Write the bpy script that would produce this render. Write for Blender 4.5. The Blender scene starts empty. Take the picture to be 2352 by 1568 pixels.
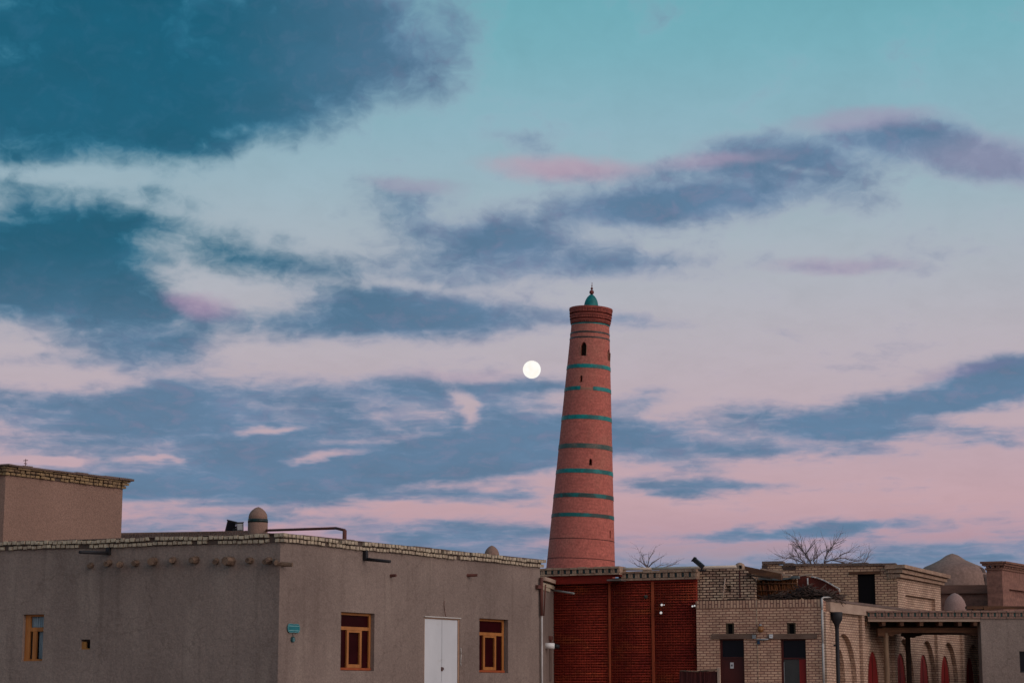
import bpy, bmesh, math, random
from mathutils import Vector, Matrix

scene = bpy.context.scene
rad = math.radians

# ------------------------------------------------------------------ camera
PW, PH = 2352.0, 1568.0          # the photograph is read on a 2352 x 1568 grid
FPX = 4600.0                     # focal length on that grid (full moon = 0.53 degrees)
PITCH = math.atan2(816.0, FPX)   # eye level lies a little below the bottom edge
CAMZ = 1.55
cam_data = bpy.data.cameras.new("camera")
cam_data.sensor_width = 36.0
cam_data.lens = 36.0 * FPX / PW
cam_data.clip_start = 0.1
cam_data.clip_end = 30000.0
cam = bpy.data.objects.new("camera", cam_data)
scene.collection.objects.link(cam)
cam.location = (0, 0, CAMZ)
cam.rotation_euler = (math.pi / 2 + PITCH, 0, 0)
scene.camera = cam


def ray(u, v):
    """world direction of a picture point"""
    x, y = (u - PW / 2) / FPX, (PH / 2 - v) / FPX
    c, s = math.cos(PITCH), math.sin(PITCH)
    return Vector((x, c - y * s, s + y * c))


def srgb(r, g, b, k=1.0):
    def f(c):
        c /= 255.0
        return c / 12.92 if c <= 0.04045 else ((c + 0.055) / 1.055) ** 2.4
    return (f(r) * k, f(g) * k, f(b) * k, 1.0)


# ------------------------------------------------------------------ light
scene.view_settings.view_transform = 'Standard'
scene.view_settings.look = 'None'
scene.view_settings.exposure = 0.0
scene.view_settings.gamma = 1.0
scene.render.engine = 'CYCLES'
scene.cycles.use_denoising = True
scene.cycles.max_bounces = 5
scene.cycles.adaptive_threshold = 0.02

SUN_AZ = 126.0     # degrees clockwise from the view direction: the sun has just set behind the camera, to the right
SUN_EL = 3.0
sun_data = bpy.data.lights.new("sun", 'SUN')
sun_data.energy = 0.62
sun_data.angle = rad(40)
sun_data.color = (1.0, 0.88, 0.84)
sun = bpy.data.objects.new("sun", sun_data)
scene.collection.objects.link(sun)
sdir = Vector((math.sin(rad(SUN_AZ)) * math.cos(rad(22)), math.cos(rad(SUN_AZ)) * math.cos(rad(22)), math.sin(rad(22))))
sun.rotation_euler = sdir.to_track_quat('Z', 'Y').to_euler()

world = bpy.data.worlds.new("World")
scene.world = world
world.use_nodes = True
wt = world.node_tree
wt.nodes.clear()
WN, WL = wt.nodes, wt.links


def wmath(op, a, b=None, c=None, clamp=False):
    n = WN.new('ShaderNodeMath')
    n.operation = op
    n.use_clamp = clamp
    for i, x in enumerate((a, b, c)):
        if x is None:
            continue
        if isinstance(x, (int, float)):
            n.inputs[i].default_value = x
        else:
            WL.new(x, n.inputs[i])
    return n.outputs[0]


def wmix(fac, a, b, mode='MIX'):
    n = WN.new('ShaderNodeMix')
    n.data_type = 'RGBA'
    n.blend_type = mode
    for sock, x in ((n.inputs[0], fac), (n.inputs[6], a), (n.inputs[7], b)):
        if isinstance(x, (int, float, tuple)):
            sock.default_value = x
        else:
            WL.new(x, sock)
    return n.outputs[2]


def wnoise(vec, scale, detail, rough, dist=0.0):
    n = WN.new('ShaderNodeTexNoise')
    n.inputs['Scale'].default_value = scale
    n.inputs['Detail'].default_value = detail
    n.inputs['Roughness'].default_value = rough
    n.inputs['Distortion'].default_value = dist
    WL.new(vec, n.inputs['Vector'])
    return n.outputs['Fac']


UNIT = 80.28   # sky units per degree of azimuth / elevation


def skypos(u, v):
    d = ray(u, v).normalized()
    return (math.degrees(math.atan2(d.x, d.y)) * UNIT, -math.degrees(math.asin(d.z)) * UNIT)


tc = WN.new('ShaderNodeTexCoord')
nrm = WN.new('ShaderNodeVectorMath')
nrm.operation = 'NORMALIZE'
WL.new(tc.outputs['Generated'], nrm.inputs[0])
sep = WN.new('ShaderNodeSeparateXYZ')
WL.new(nrm.outputs[0], sep.inputs[0])
az = wmath('MULTIPLY', wmath('ARCTAN2', sep.outputs[0], sep.outputs[1]), 57.29578 * UNIT)
el = wmath('MULTIPLY', wmath('ARCSINE', sep.outputs[2]), -57.29578 * UNIT)


def comb(x, y, z=0.0):
    n = WN.new('ShaderNodeCombineXYZ')
    for i, s in enumerate((x, y, z)):
        if isinstance(s, (int, float)):
            n.inputs[i].default_value = s
        else:
            WL.new(s, n.inputs[i])
    return n.outputs[0]


# broken cloud noise: long along the horizon, ever finer towards it, the way a cloud deck recedes
eldeg = wmath('MAXIMUM', wmath('MULTIPLY_ADD', el, -1.0 / UNIT, 4.0), 0.5)
vlog = wmath('MULTIPLY', wmath('LOGARITHM', eldeg, 2.718282), 19.0)
nw1 = wnoise(comb(wmath('MULTIPLY', az, 1 / 120.0), wmath('MULTIPLY', vlog, 0.85), 21.0), 1.0, 3.0, 0.6)
nw2 = wnoise(comb(wmath('MULTIPLY', az, 1 / 140.0), wmath('MULTIPLY', vlog, 0.85), 47.0), 1.0, 3.0, 0.6)
waz = wmath('MULTIPLY_ADD', wmath('SUBTRACT', nw1, 0.5), 110.0, az)
wel = wmath('MULTIPLY_ADD', wmath('SUBTRACT', nw2, 0.5), 44.0, el)
wpos = comb(waz, wel)
wlog = wmath('MULTIPLY_ADD', wmath('SUBTRACT', nw2, 0.5), 0.7, vlog)
n_big = wnoise(comb(wmath('MULTIPLY', waz, 1 / 230.0), wmath('MULTIPLY', wlog, 0.62), 3.7), 1.0, 6.0, 0.57)
n_mid = wnoise(comb(wmath('MULTIPLY', waz, 1 / 62.0), wmath('MULTIPLY', wlog, 1.75), 9.1), 1.0, 3.0, 0.65)
nsum = wmath('MULTIPLY_ADD', wmath('SUBTRACT', n_mid, 0.5), 0.42, wmath('SUBTRACT', n_big, 0.5))

# clear dusk sky: rose near the horizon up to teal overhead
grad = WN.new('ShaderNodeValToRGB')
gr = grad.color_ramp
STOPS = [
    (1300, (150, 146, 165)), (1235, (182, 150, 163)), (1160, (193, 160, 168)), (1060, (190, 164, 174)),
    (930, (187, 170, 179)), (760, (181, 176, 185)), (600, (171, 179, 189)), (450, (155, 178, 190)),
    (300, (141, 177, 191)), (120, (120, 174, 187)), (-100, (98, 165, 177)), (-900, (60, 118, 140)), (-4500, (62, 96, 122))]
EMAX = 7000.0
while len(gr.elements) < len(STOPS):
    gr.elements.new(0.5)
for e, (v, c) in zip(gr.elements, STOPS):
    e.position = max(0.0, min(1.0, -skypos(PW / 2, v)[1] / EMAX)) if v > -900 else {-900: 0.37, -4500: 0.9}[v]
    e.color = srgb(*c)
if True:
    t = wmath('DIVIDE', wmath('MULTIPLY', el, -1.0), EMAX, clamp=True)
    WL.new(t, grad.inputs[0])
col = grad.outputs[0]


prev = [None]


def mask(u, v, ru, rv, rot, w, soft0, soft1, kn=0.0):
    """weight of one bank of cloud round its azimuth and elevation"""
    x, y = skypos(u, v)
    src = wpos
    if prev[0] is not None:
        vj = WN.new('ShaderNodeVectorMath')      # ties each bank to the one before, so the shader keeps few values alive
        vj.operation = 'MULTIPLY_ADD'
        WL.new(prev[0], vj.inputs[0])
        vj.inputs[1].default_value = (1e-6, 1e-6, 0.0)
        WL.new(wpos, vj.inputs[2])
        src = vj.outputs[0]
    m = WN.new('ShaderNodeMapping')
    m.vector_type = 'TEXTURE'
    m.inputs['Location'].default_value = (x, y, 0)
    m.inputs['Rotation'].default_value = (0, 0, rad(rot))
    m.inputs['Scale'].default_value = (ru, rv, 1)
    WL.new(src, m.inputs['Vector'])
    ln = WN.new('ShaderNodeVectorMath')
    ln.operation = 'LENGTH'
    WL.new(m.outputs[0], ln.inputs[0])
    d = ln.outputs['Value']
    if kn:
        d = wmath('MULTIPLY_ADD', nsum, kn, d)
    mr = WN.new('ShaderNodeMapRange')
    mr.interpolation_type = 'SMOOTHSTEP'
    mr.inputs['From Min'].default_value = soft1
    mr.inputs['From Max'].default_value = soft0
    mr.inputs['To Min'].default_value = 0.0
    mr.inputs['To Max'].default_value = w
    WL.new(d, mr.inputs['Value'])
    return mr.outputs[0]

BANKS = [
    # great dark bank, upper left
    (250, 80, 900, 330, -3, 1.5), (800, 110, 390, 230, -6, 0.9), (150, 300, 620, 160, -3, 0.9), (570, 240, 330, 140, -8, 0.7),
    (1010, 110, 170, 150, 30, 0.22),
    (150, 402, 360, 34, 0, -0.6),
    # left middle bank
    (60, 560, 420, 190, 0, 1.15), (260, 600, 300, 165, 10, 0.75), (490, 545, 240, 74, 18, 0.55), (120, 712, 420, 110, 3, 0.9),
    (400, 440, 180, 50, 8, 0.35),
    (90, 872, 260, 46, -3, -0.42), (70, 798, 170, 20, 2, -0.25), (110, 832, 230, 26, 0, 0.32), (300, 840, 90, 40, 30, 0.25), (600, 815, 420, 30, 2, -0.3),
    # long streak behind the tower
    (700, 745, 560, 62, 2, 1.05), (1050, 725, 480, 58, 2, 1.0), (1460, 740, 240, 34, 2, 0.72), (870, 690, 380, 40, 5, 0.4),
    (420, 800, 190, 58, 2, 0.85), (270, 795, 210, 64, 0, 0.6),
    # veils
    (760, 640, 900, 230, 0, 0.05), (620, 548, 200, 50, 10, 0.12), (720, 440, 330, 120, 0, -0.2), (900, 655, 320, 20, 2, -0.2),
    (820, 640, 500, 84, 3, 0.50), (1130, 608, 500, 88, 2, 0.66), (1430, 600, 440, 66, 3, 0.68), (600, 605, 240, 44, 4, 0.35),
    (470, 660, 180, 48, 10, -0.5), (660, 545, 70, 26, 0, 0.35),
    # centre clouds
    (935, 468, 220, 86, 8, 0.95), (1165, 535, 160, 54, 0, 0.7), (1010, 545, 330, 60, 6, 0.42), (1195, 325, 115, 40, 5, 0.58), (880, 360, 90, 30, 10, 0.2),
    # big right hand bank and its crown
    (1680, 450, 580, 98, -3, 1.05), (1450, 480, 420, 64, -3, 0.7), (1900, 335, 420, 86, -2, 0.95), (2200, 335, 380, 88, 12, 0.80),
    (1300, 390, 290, 52, 2, 0.52), (1600, 380, 350, 40, -3, 0.35), (1690, 325, 170, 34, -6, 0.35), (2310, 392, 240, 70, 10, 0.5),
    (1835, 388, 130, 16, 10, -0.35), (1330, 545, 300, 36, -2, 0.28), (1940, 612, 250, 28, 3, 0.56), (2150, 580, 420, 56, 4, 0.25),
    (1800, 765, 100, 20, 18, 0.48), (2120, 430, 200, 40, 0, -0.3),
    # broad bank across the lower left
    (300, 1000, 800, 190, 3, 0.86), (850, 978, 700, 185, 2, 0.78), (1200, 985, 260, 140, 0, 0.8), (420, 895, 270, 66, 5, 0.5),
    (900, 890, 420, 50, 1, 0.42), (600, 1100, 620, 74, -3, 0.75), (1100, 1045, 400, 74, -3, 0.65), (1230, 884, 180, 26, 0, 0.5),
    (300, 1125, 440, 54, 0, 0.6), (200, 940, 500, 70, 4, 0.4), (1000, 900, 330, 50, 0, 0.3),
    # bright slits in it
    (1058, 916, 78, 38, 20, -1.0), (1088, 962, 34, 54, -24, -0.7), (612, 985, 120, 16, -5, -0.95), (735, 1048, 150, 19, -6, -1.05),
    (120, 1057, 140, 15, 0, -1.05), (350, 1054, 110, 11, 0, -0.7), (880, 1010, 240, 14, -4, -0.35), (290, 875, 110, 40, -6, -0.5),
    # streaks right of the tower
    (1490, 990, 290, 58, 3, 0.95), (1500, 1035, 240, 44, 0, 0.75), (1478, 914, 120, 42, -4, 0.85), (1570, 1070, 170, 34, 4, 0.7),
    (1720, 940, 170, 34, -2, 0.72), (1850, 990, 310, 50, 3, 0.95), (2010, 985, 200, 40, -2, 0.75), (1730, 1035, 200, 36, 2, 0.85),
    (1950, 1043, 230, 26, 3, 0.66), (2100, 1030, 300, 20, 0, 0.35), (2200, 900, 480, 72, -10, 1.0), (2330, 870, 250, 74, -8, 0.85), (2040, 940, 410, 42, -4, 0.75),
    (2270, 1000, 170, 40, 6, 0.8), (2110, 1000, 300, 26, 0, 0.3), (1595, 1116, 320, 29, 1, 1.1),
    # low streaks over the roofs
    (900, 1140, 520, 28, -2, 0.64), (1180, 1145, 200, 28, 0, 0.7), (560, 1188, 260, 30, 2, 0.75), (980, 1218, 340, 50, 2, 0.85), (780, 1100, 500, 26, -4, 0.3),
    (1180, 1222, 240, 32, 0, 0.5), (360, 1215, 210, 54, 0, 0.7), (1930, 1215, 390, 31, -2, 0.8), (1990, 1198, 240, 27, 0, 0.5),
    (1740, 1232, 280, 22, 0, 0.7),
    # earth shadow along the horizon
    (1176, 1400, 6000, 190, 0, 1.25), (2250, 1262, 500, 40, -2, 0.6), (1050, 1262, 440, 34, 0, 0.4),
]
# extra thin streaks low in the sky
low = WN.new('ShaderNodeMapRange')
low.interpolation_type = 'SMOOTHSTEP'
for k, x in (('From Min', skypos(1176, 760)[1]), ('From Max', skypos(1176, 960)[1])):
    low.inputs[k].default_value = x
WL.new(el, low.inputs['Value'])
n_str = wnoise(comb(wmath('MULTIPLY', waz, 1 / 150.0), wmath('MULTIPLY', wlog, 2.3), 31.0), 1.0, 3.0, 0.6)
streaks = wmath('MULTIPLY', wmath('SUBTRACT', n_str, 0.48), wmath('MULTIPLY', low.outputs[0], 0.95))
dens = wmath('MULTIPLY_ADD', nsum, 1.75, streaks)
for u_, v_, ru_, rv_, rot_, w_ in BANKS:
    dens = wmath('ADD', dens, mask(u_, v_, ru_ * (1.12 if w_ > 0 else 1), rv_ * (1.16 if w_ > 0 else 1), rot_, w_, 0.0, 1.0))
    prev[0] = dens
thick = WN.new('ShaderNodeMapRange')
for k, x in (('From Min', 0.03), ('From Max', 1.28)):
    thick.inputs[k].default_value = x
WL.new(dens, thick.inputs['Value'])
t = thick.outputs[0]

# where the cloud lies: teal and dark high on the left, slate blue elsewhere
lu = WN.new('ShaderNodeMapRange')
lu.interpolation_type = 'SMOOTHSTEP'
for k, x in (('From Min', 60.0), ('From Max', -800.0)):
    lu.inputs[k].default_value = x
WL.new(waz, lu.inputs['Value'])
lv = WN.new('ShaderNodeMapRange')
lv.interpolation_type = 'SMOOTHSTEP'
for k, x in (('From Min', skypos(1176, 930)[1]), ('From Max', skypos(1176, 560)[1])):
    lv.inputs[k].default_value = x
WL.new(wel, lv.inputs['Value'])
teal = wmath('MULTIPLY', lu.outputs[0], lv.outputs[0])


def ramp(fac, stops):
    n = WN.new('ShaderNodeValToRGB')
    r = n.color_ramp
    while len(r.elements) < len(stops):
        r.elements.new(0.5)
    for e, (p, c) in zip(r.elements, stops):
        e.position = p
        e.color = srgb(*c)
    WL.new(fac, n.inputs[0])
    return n.outputs[0]


slate = ramp(t, [(0.0, (176, 162, 180)), (0.28, (146, 148, 174)), (0.55, (116, 136, 166)), (1.0, (90, 122, 153))])
dark = ramp(t, [(0.0, (140, 168, 182)), (0.25, (104, 140, 160)), (0.5, (62, 116, 140)), (0.75, (34, 104, 132)), (1.0, (12, 88, 115))])
ccol = wmix(teal, slate, dark)
# billows inside the banks
bil = wmath('MULTIPLY_ADD', nsum, -0.50, 1.0)
lav = WN.new('ShaderNodeMapRange')
lav.interpolation_type = 'SMOOTHSTEP'
for k, x in (('From Min', 0.46), ('From Max', 0.76), ('To Max', 0.38)):
    lav.inputs[k].default_value = x
WL.new(n_mid, lav.inputs['Value'])
ccol = wmix(lav.outputs[0], ccol, wmix(teal, srgb(136, 136, 168), srgb(44, 104, 136)))
vb = WN.new('ShaderNodeVectorMath')
vb.operation = 'SCALE'
WL.new(ccol, vb.inputs[0])
WL.new(bil, vb.inputs['Scale'])
cover = WN.new('ShaderNodeMapRange')
cover.interpolation_type = 'SMOOTHSTEP'
for k, x in (('From Min', 0.0), ('From Max', 0.92), ('To Max', 0.97)):
    cover.inputs[k].default_value = x
WL.new(t, cover.inputs['Value'])
veil = wmath('MULTIPLY_ADD', nsum, 0.18, 1.0)
vs_ = WN.new('ShaderNodeVectorMath')
vs_.operation = 'SCALE'
WL.new(col, vs_.inputs[0])
WL.new(veil, vs_.inputs['Scale'])
col = wmix(cover.outputs[0], vs_.outputs[0], vb.outputs[0])

# rosy light on cloud tops, and the magenta pocket
for u_, v_, ru_, rv_, rot_, c_, a_ in (
        (1290, 388, 200, 34, 2, (186, 154, 172), 0.65), (1640, 370, 190, 22, -2, (172, 152, 176), 0.5), (1985, 272, 190, 26, -2, (158, 150, 176), 0.6),
        (2280, 370, 200, 60, 10, (150, 148, 174), 0.6), (452, 700, 95, 34, 10, (164, 134, 166), 0.6), (1930, 610, 180, 22, 2, (166, 150, 174), 0.5),
        (1060, 862, 180, 16, 0, (178, 160, 176), 0.5), (2250, 845, 150, 18, -6, (124, 120, 160), 0.4), (940, 425, 130, 22, 4, (152, 144, 170), 0.5)):
    prev[0] = col
    col = wmix(mask(u_, v_, ru_, rv_, rot_, a_, 0.2, 1.3, 0.8), col, srgb(*c_))

# outside the mapped part of the sky: scattered clouds, and the afterglow where the sun went down
aabs = wmath('ABSOLUTE', az)
outside = WN.new('ShaderNodeMapRange')
outside.interpolation_type = 'SMOOTHSTEP'
for k, x in (('From Min', 1500.0), ('From Max', 2600.0)):
    outside.inputs[k].default_value = x
WL.new(aabs, outside.inputs['Value'])
cl = WN.new('ShaderNodeMapRange')
cl.interpolation_type = 'SMOOTHSTEP'
for k, x in (('From Min', 0.47), ('From Max', 0.62), ('To Max', 0.75)):
    cl.inputs[k].default_value = x
big = wnoise(comb(wmath('MULTIPLY', az, 1 / 900.0), wmath('MULTIPLY', el, 1 / 260.0), 5.5), 1.0, 6.0, 0.6, 0.4)
WL.new(big, cl.inputs['Value'])
col = wmix(wmath('MULTIPLY', cl.outputs[0], outside.outputs[0]), col, srgb(88, 122, 152))
sunv = comb(math.sin(rad(SUN_AZ)), math.cos(rad(SUN_AZ)), 0.06)
dt = WN.new('ShaderNodeVectorMath')
dt.operation = 'DOT_PRODUCT'
WL.new(nrm.outputs[0], dt.inputs[0])
WL.new(sunv, dt.inputs[1])
glow = WN.new('ShaderNodeMapRange')
glow.interpolation_type = 'SMOOTHSTEP'
for k, x in (('From Min', 0.05), ('From Max', 1.0)):
    glow.inputs[k].default_value = x
WL.new(dt.outputs['Value'], glow.inputs['Value'])
col = wmix(glow.outputs[0], col, (0.95, 0.80, 0.78, 1.0))

bg = WN.new('ShaderNodeBackground')
WL.new(col, bg.inputs['Color'])
bg.inputs['Strength'].default_value = 1.0
nish = WN.new('ShaderNodeTexSky')
nish.sky_type = 'NISHITA'
nish.sun_disc = False
nish.sun_elevation = rad(SUN_EL)
nish.sun_rotation = rad(SUN_AZ)
bg2 = WN.new('ShaderNodeBackground')
WL.new(nish.outputs[0], bg2.inputs['Color'])
bg2.inputs['Strength'].default_value = 0.004
addw = WN.new('ShaderNodeAddShader')
WL.new(bg.outputs[0], addw.inputs[0])
WL.new(bg2.outputs[0], addw.inputs[1])
wout = WN.new('ShaderNodeOutputWorld')
WL.new(addw.outputs[0], wout.inputs['Surface'])
world.cycles.sampling_method = 'MANUAL'
world.cycles.sample_map_resolution = 512

# ------------------------------------------------------------------ helpers
col_ = scene.collection
RNG = random.Random(11)
WM = {}          # world matrices by object name


def crop(x0, y0, k):
    """points read on an enlarged piece of the photograph -> the 2352 grid"""
    return lambda x, y: ((x0 + x / k) / 1.7415, (y0 + y / k) / 1.7415)


K1 = crop(0, 1800, 1.684)
K2 = crop(600, 1950, 2.0075)
K3 = crop(1250, 2100, 2.352)
K4 = crop(2100, 2200, 2.953)
K5 = crop(2750, 2200, 2.953)
K6 = crop(3250, 2150, 2.6986)
K7 = crop(2150, 1100, 2.6133)
K8 = crop(2100, 1700, 2.53)
K9 = crop(2960, 2220, 5.113)


def at_depth(u, v, Y):
    d = ray(u, v)
    return Vector((0, 0, CAMZ)) + d * (Y / d.y)


class Frame:
    """an upright plane: x runs along it to the right, y goes into it, z is up"""

    def __init__(self, o, deg):
        self.o = Vector((o[0], o[1], 0))
        self.phi = rad(deg)
        self.m = Matrix.Translation(self.o) @ Matrix.Rotation(self.phi, 4, 'Z')
        self.r = Matrix.Rotation(-self.phi, 3, 'Z')

    @classmethod
    def at(cls, u, v, Y, deg):
        return cls(at_depth(u, v, Y), deg)

    def pix(self, uv, y=0.0):
        p = self.r @ (Vector((0, 0, CAMZ)) - self.o)
        p.z = CAMZ
        d = self.r @ ray(*uv)
        t = (y - p.y) / d.y
        return (p.x + t * d.x, p.z + t * d.z)

    def rect(self, a, b, y=0.0):
        (xa, za), (xb, zb) = self.pix(a, y), self.pix(b, y)
        return min(xa, xb), max(xa, xb), min(za, zb), max(za, zb)

    def world(self, x, y, z):
        return self.m @ Vector((x, y, z))

    def moved(self, x, y, deg=None):
        w = self.world(x, y, 0)
        return Frame(w, math.degrees(self.phi) if deg is None else deg)


class MB:
    """collects shapes into one mesh"""

    def __init__(self):
        self.bm = bmesh.new()
        self.smooth = False

    def box(self, x0, x1, y0, y1, z0, z1, m=None):
        vs = [self.bm.verts.new((x, y, z)) for z in (z0, z1) for y in (y0, y1) for x in (x0, x1)]
        if m is not None:
            for v in vs:
                v.co = m @ v.co
        for f in ((0, 2, 3, 1), (4, 5, 7, 6), (0, 1, 5, 4), (2, 6, 7, 3), (0, 4, 6, 2), (1, 3, 7, 5)):
            self.bm.faces.new([vs[i] for i in f])
        return self

    def tube(self, p0, p1, r0, r1=None, n=8, caps=True, smooth=True):
        r1 = r0 if r1 is None else r1
        p0, p1 = Vector(p0), Vector(p1)
        q = (p1 - p0).to_track_quat('Z', 'Y')
        a, b = [], []
        for i in range(n):
            t = 2 * math.pi * i / n
            e = q @ Vector((math.cos(t), math.sin(t), 0))
            a.append(self.bm.verts.new(p0 + e * r0))
            b.append(self.bm.verts.new(p1 + e * r1))
        for i in range(n):
            j = (i + 1) % n
            f = self.bm.faces.new((a[i], a[j], b[j], b[i]))
            f.smooth = smooth
        if caps:
            self.bm.faces.new(a[::-1])
            self.bm.faces.new(b)
        return self

    def path(self, pts, r, n=8):
        for a, b in zip(pts, pts[1:]):
            self.tube(a, b, r, r, n)
        for p in pts[1:-1]:
            self.ball(p, r * 1.02, 6)
        return self

    def ball(self, c, r, n=10, sz=1.0):
        m = Matrix.Translation(Vector(c)) @ Matrix.Diagonal((r, r, r * sz, 1))
        g = bmesh.ops.create_uvsphere(self.bm, u_segments=n, v_segments=max(4, n // 2), radius=1.0, matrix=m)
        for v in g['verts']:
            for f in v.link_faces:
                f.smooth = True
        return self

    def lathe(self, prof, n=48, c=(0, 0, 0), smooth=True, a0=0.0, a1=None):
        """prof: (radius, height) from below upward"""
        full = a1 is None
        a1 = a0 + 2 * math.pi if full else a1
        cx, cy, cz = c
        cnt = n if full else n + 1
        rows = []
        for r, z in prof:
            if r <= 1e-6:
                rows.append([self.bm.verts.new((cx, cy, cz + z))])
            else:
                rows.append([self.bm.verts.new((cx + r * math.cos(a0 + (a1 - a0) * i / n), cy + r * math.sin(a0 + (a1 - a0) * i / n), cz + z)) for i in range(cnt)])
        for A, B in zip(rows, rows[1:]):
            for i in range(n):
                j = (i + 1) % n if full else i + 1
                if len(A) == 1 and len(B) == 1:
                    continue
                if len(A) == 1:
                    f = self.bm.faces.new((A[0], B[j], B[i]))
                elif len(B) == 1:
                    f = self.bm.faces.new((A[i], A[j], B[0]))
                else:
                    f = self.bm.faces.new((A[i], A[j], B[j], B[i]))
                f.smooth = smooth
        return self

    def prism(self, pts, y0, y1):
        """outline in (x, z), from y0 to y1"""
        a = [self.bm.verts.new((x, y0, z)) for x, z in pts]
        b = [self.bm.verts.new((x, y1, z)) for x, z in pts]
        n = len(pts)
        self.bm.faces.new(a)
        self.bm.faces.new(b[::-1])
        for i in range(n):
            j = (i + 1) % n
            self.bm.faces.new((a[i], b[i], b[j], a[j]))
        return self

    def slab(self, pts, z0, z1):
        """outline in (x, y), from z0 to z1"""
        a = [self.bm.verts.new((x, y, z0)) for x, y in pts]
        b = [self.bm.verts.new((x, y, z1)) for x, y in pts]
        n = len(pts)
        self.bm.faces.new(a)
        self.bm.faces.new(b[::-1])
        for i in range(n):
            j = (i + 1) % n
            self.bm.faces.new((a[i], b[i], b[j], a[j]))
        return self

    def wall(self, outer, holes=(), y=0.0, thick=0.4):
        """front face with openings; holes: (outline, depth, closed at the back)"""
        bm = self.bm
        edges = []

        def loop(pts, yy):
            vs = [bm.verts.new((p[0], yy, p[1])) for p in pts]
            return vs

        ov = loop(outer, y)
        loops = [ov]
        for h, d, cap in holes:
            loops.append(loop(h, y))
        for vs in loops:
            for i in range(len(vs)):
                edges.append(bm.edges.new((vs[i], vs[(i + 1) % len(vs)])))
        bmesh.ops.triangle_fill(bm, use_beauty=True, edges=edges, normal=(0, -1, 0))
        bk = loop(outer, y + thick)
        for i in range(len(ov)):
            j = (i + 1) % len(ov)
            bm.faces.new((ov[i], ov[j], bk[j], bk[i]))
        for vs, (h, d, cap) in zip(loops[1:], holes):
            b = loop(h, y + d)
            for i in range(len(vs)):
                j = (i + 1) % len(vs)
                bm.faces.new((vs[j], vs[i], b[i], b[j]))
            if cap:
                bm.faces.new(b)
        return self

    def mesh(self, name):
        bmesh.ops.recalc_face_normals(self.bm, faces=self.bm.faces)
        me = bpy.data.meshes.new(name)
        self.bm.to_mesh(me)
        self.bm.free()
        return me


def link(o, m, parent=None):
    col_.objects.link(o)
    if parent is not None:
        o.parent = parent
        o.matrix_local = WM[parent.name].inverted() @ m
    else:
        o.matrix_local = m
    WM[o.name] = m
    return o


def tag(o, label, cat, group=None):
    o['label'] = label
    o['category'] = cat
    o['kind'] = 'thing'
    if group:
        o['group'] = group
    return o


def thing(name, label, cat, frame, group=None):
    """an Empty at the thing's base that carries its parts"""
    o = bpy.data.objects.new(name, None)
    o.empty_display_size = 0.3
    link(o, frame.m)
    return tag(o, label, cat, group)


def part(name, mb, mat, parent, frame, label=None):
    o = bpy.data.objects.new(name, mb.mesh(name))
    o.data.materials.append(mat)
    link(o, frame.m, parent)
    if label:
        o['label'] = label
    return o


def single(name, mb, mat, frame, label, cat, group=None):
    o = part(name, mb, mat, None, frame)
    return tag(o, label, cat, group)


def structure(name, mb, mat, frame):
    o = part(name, mb, mat, None, frame)
    o['kind'] = 'structure'
    return o


def quad(f, a, b, c, d, y=0.0):
    return [f.pix(p, y) for p in (a, b, c, d)]


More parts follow.
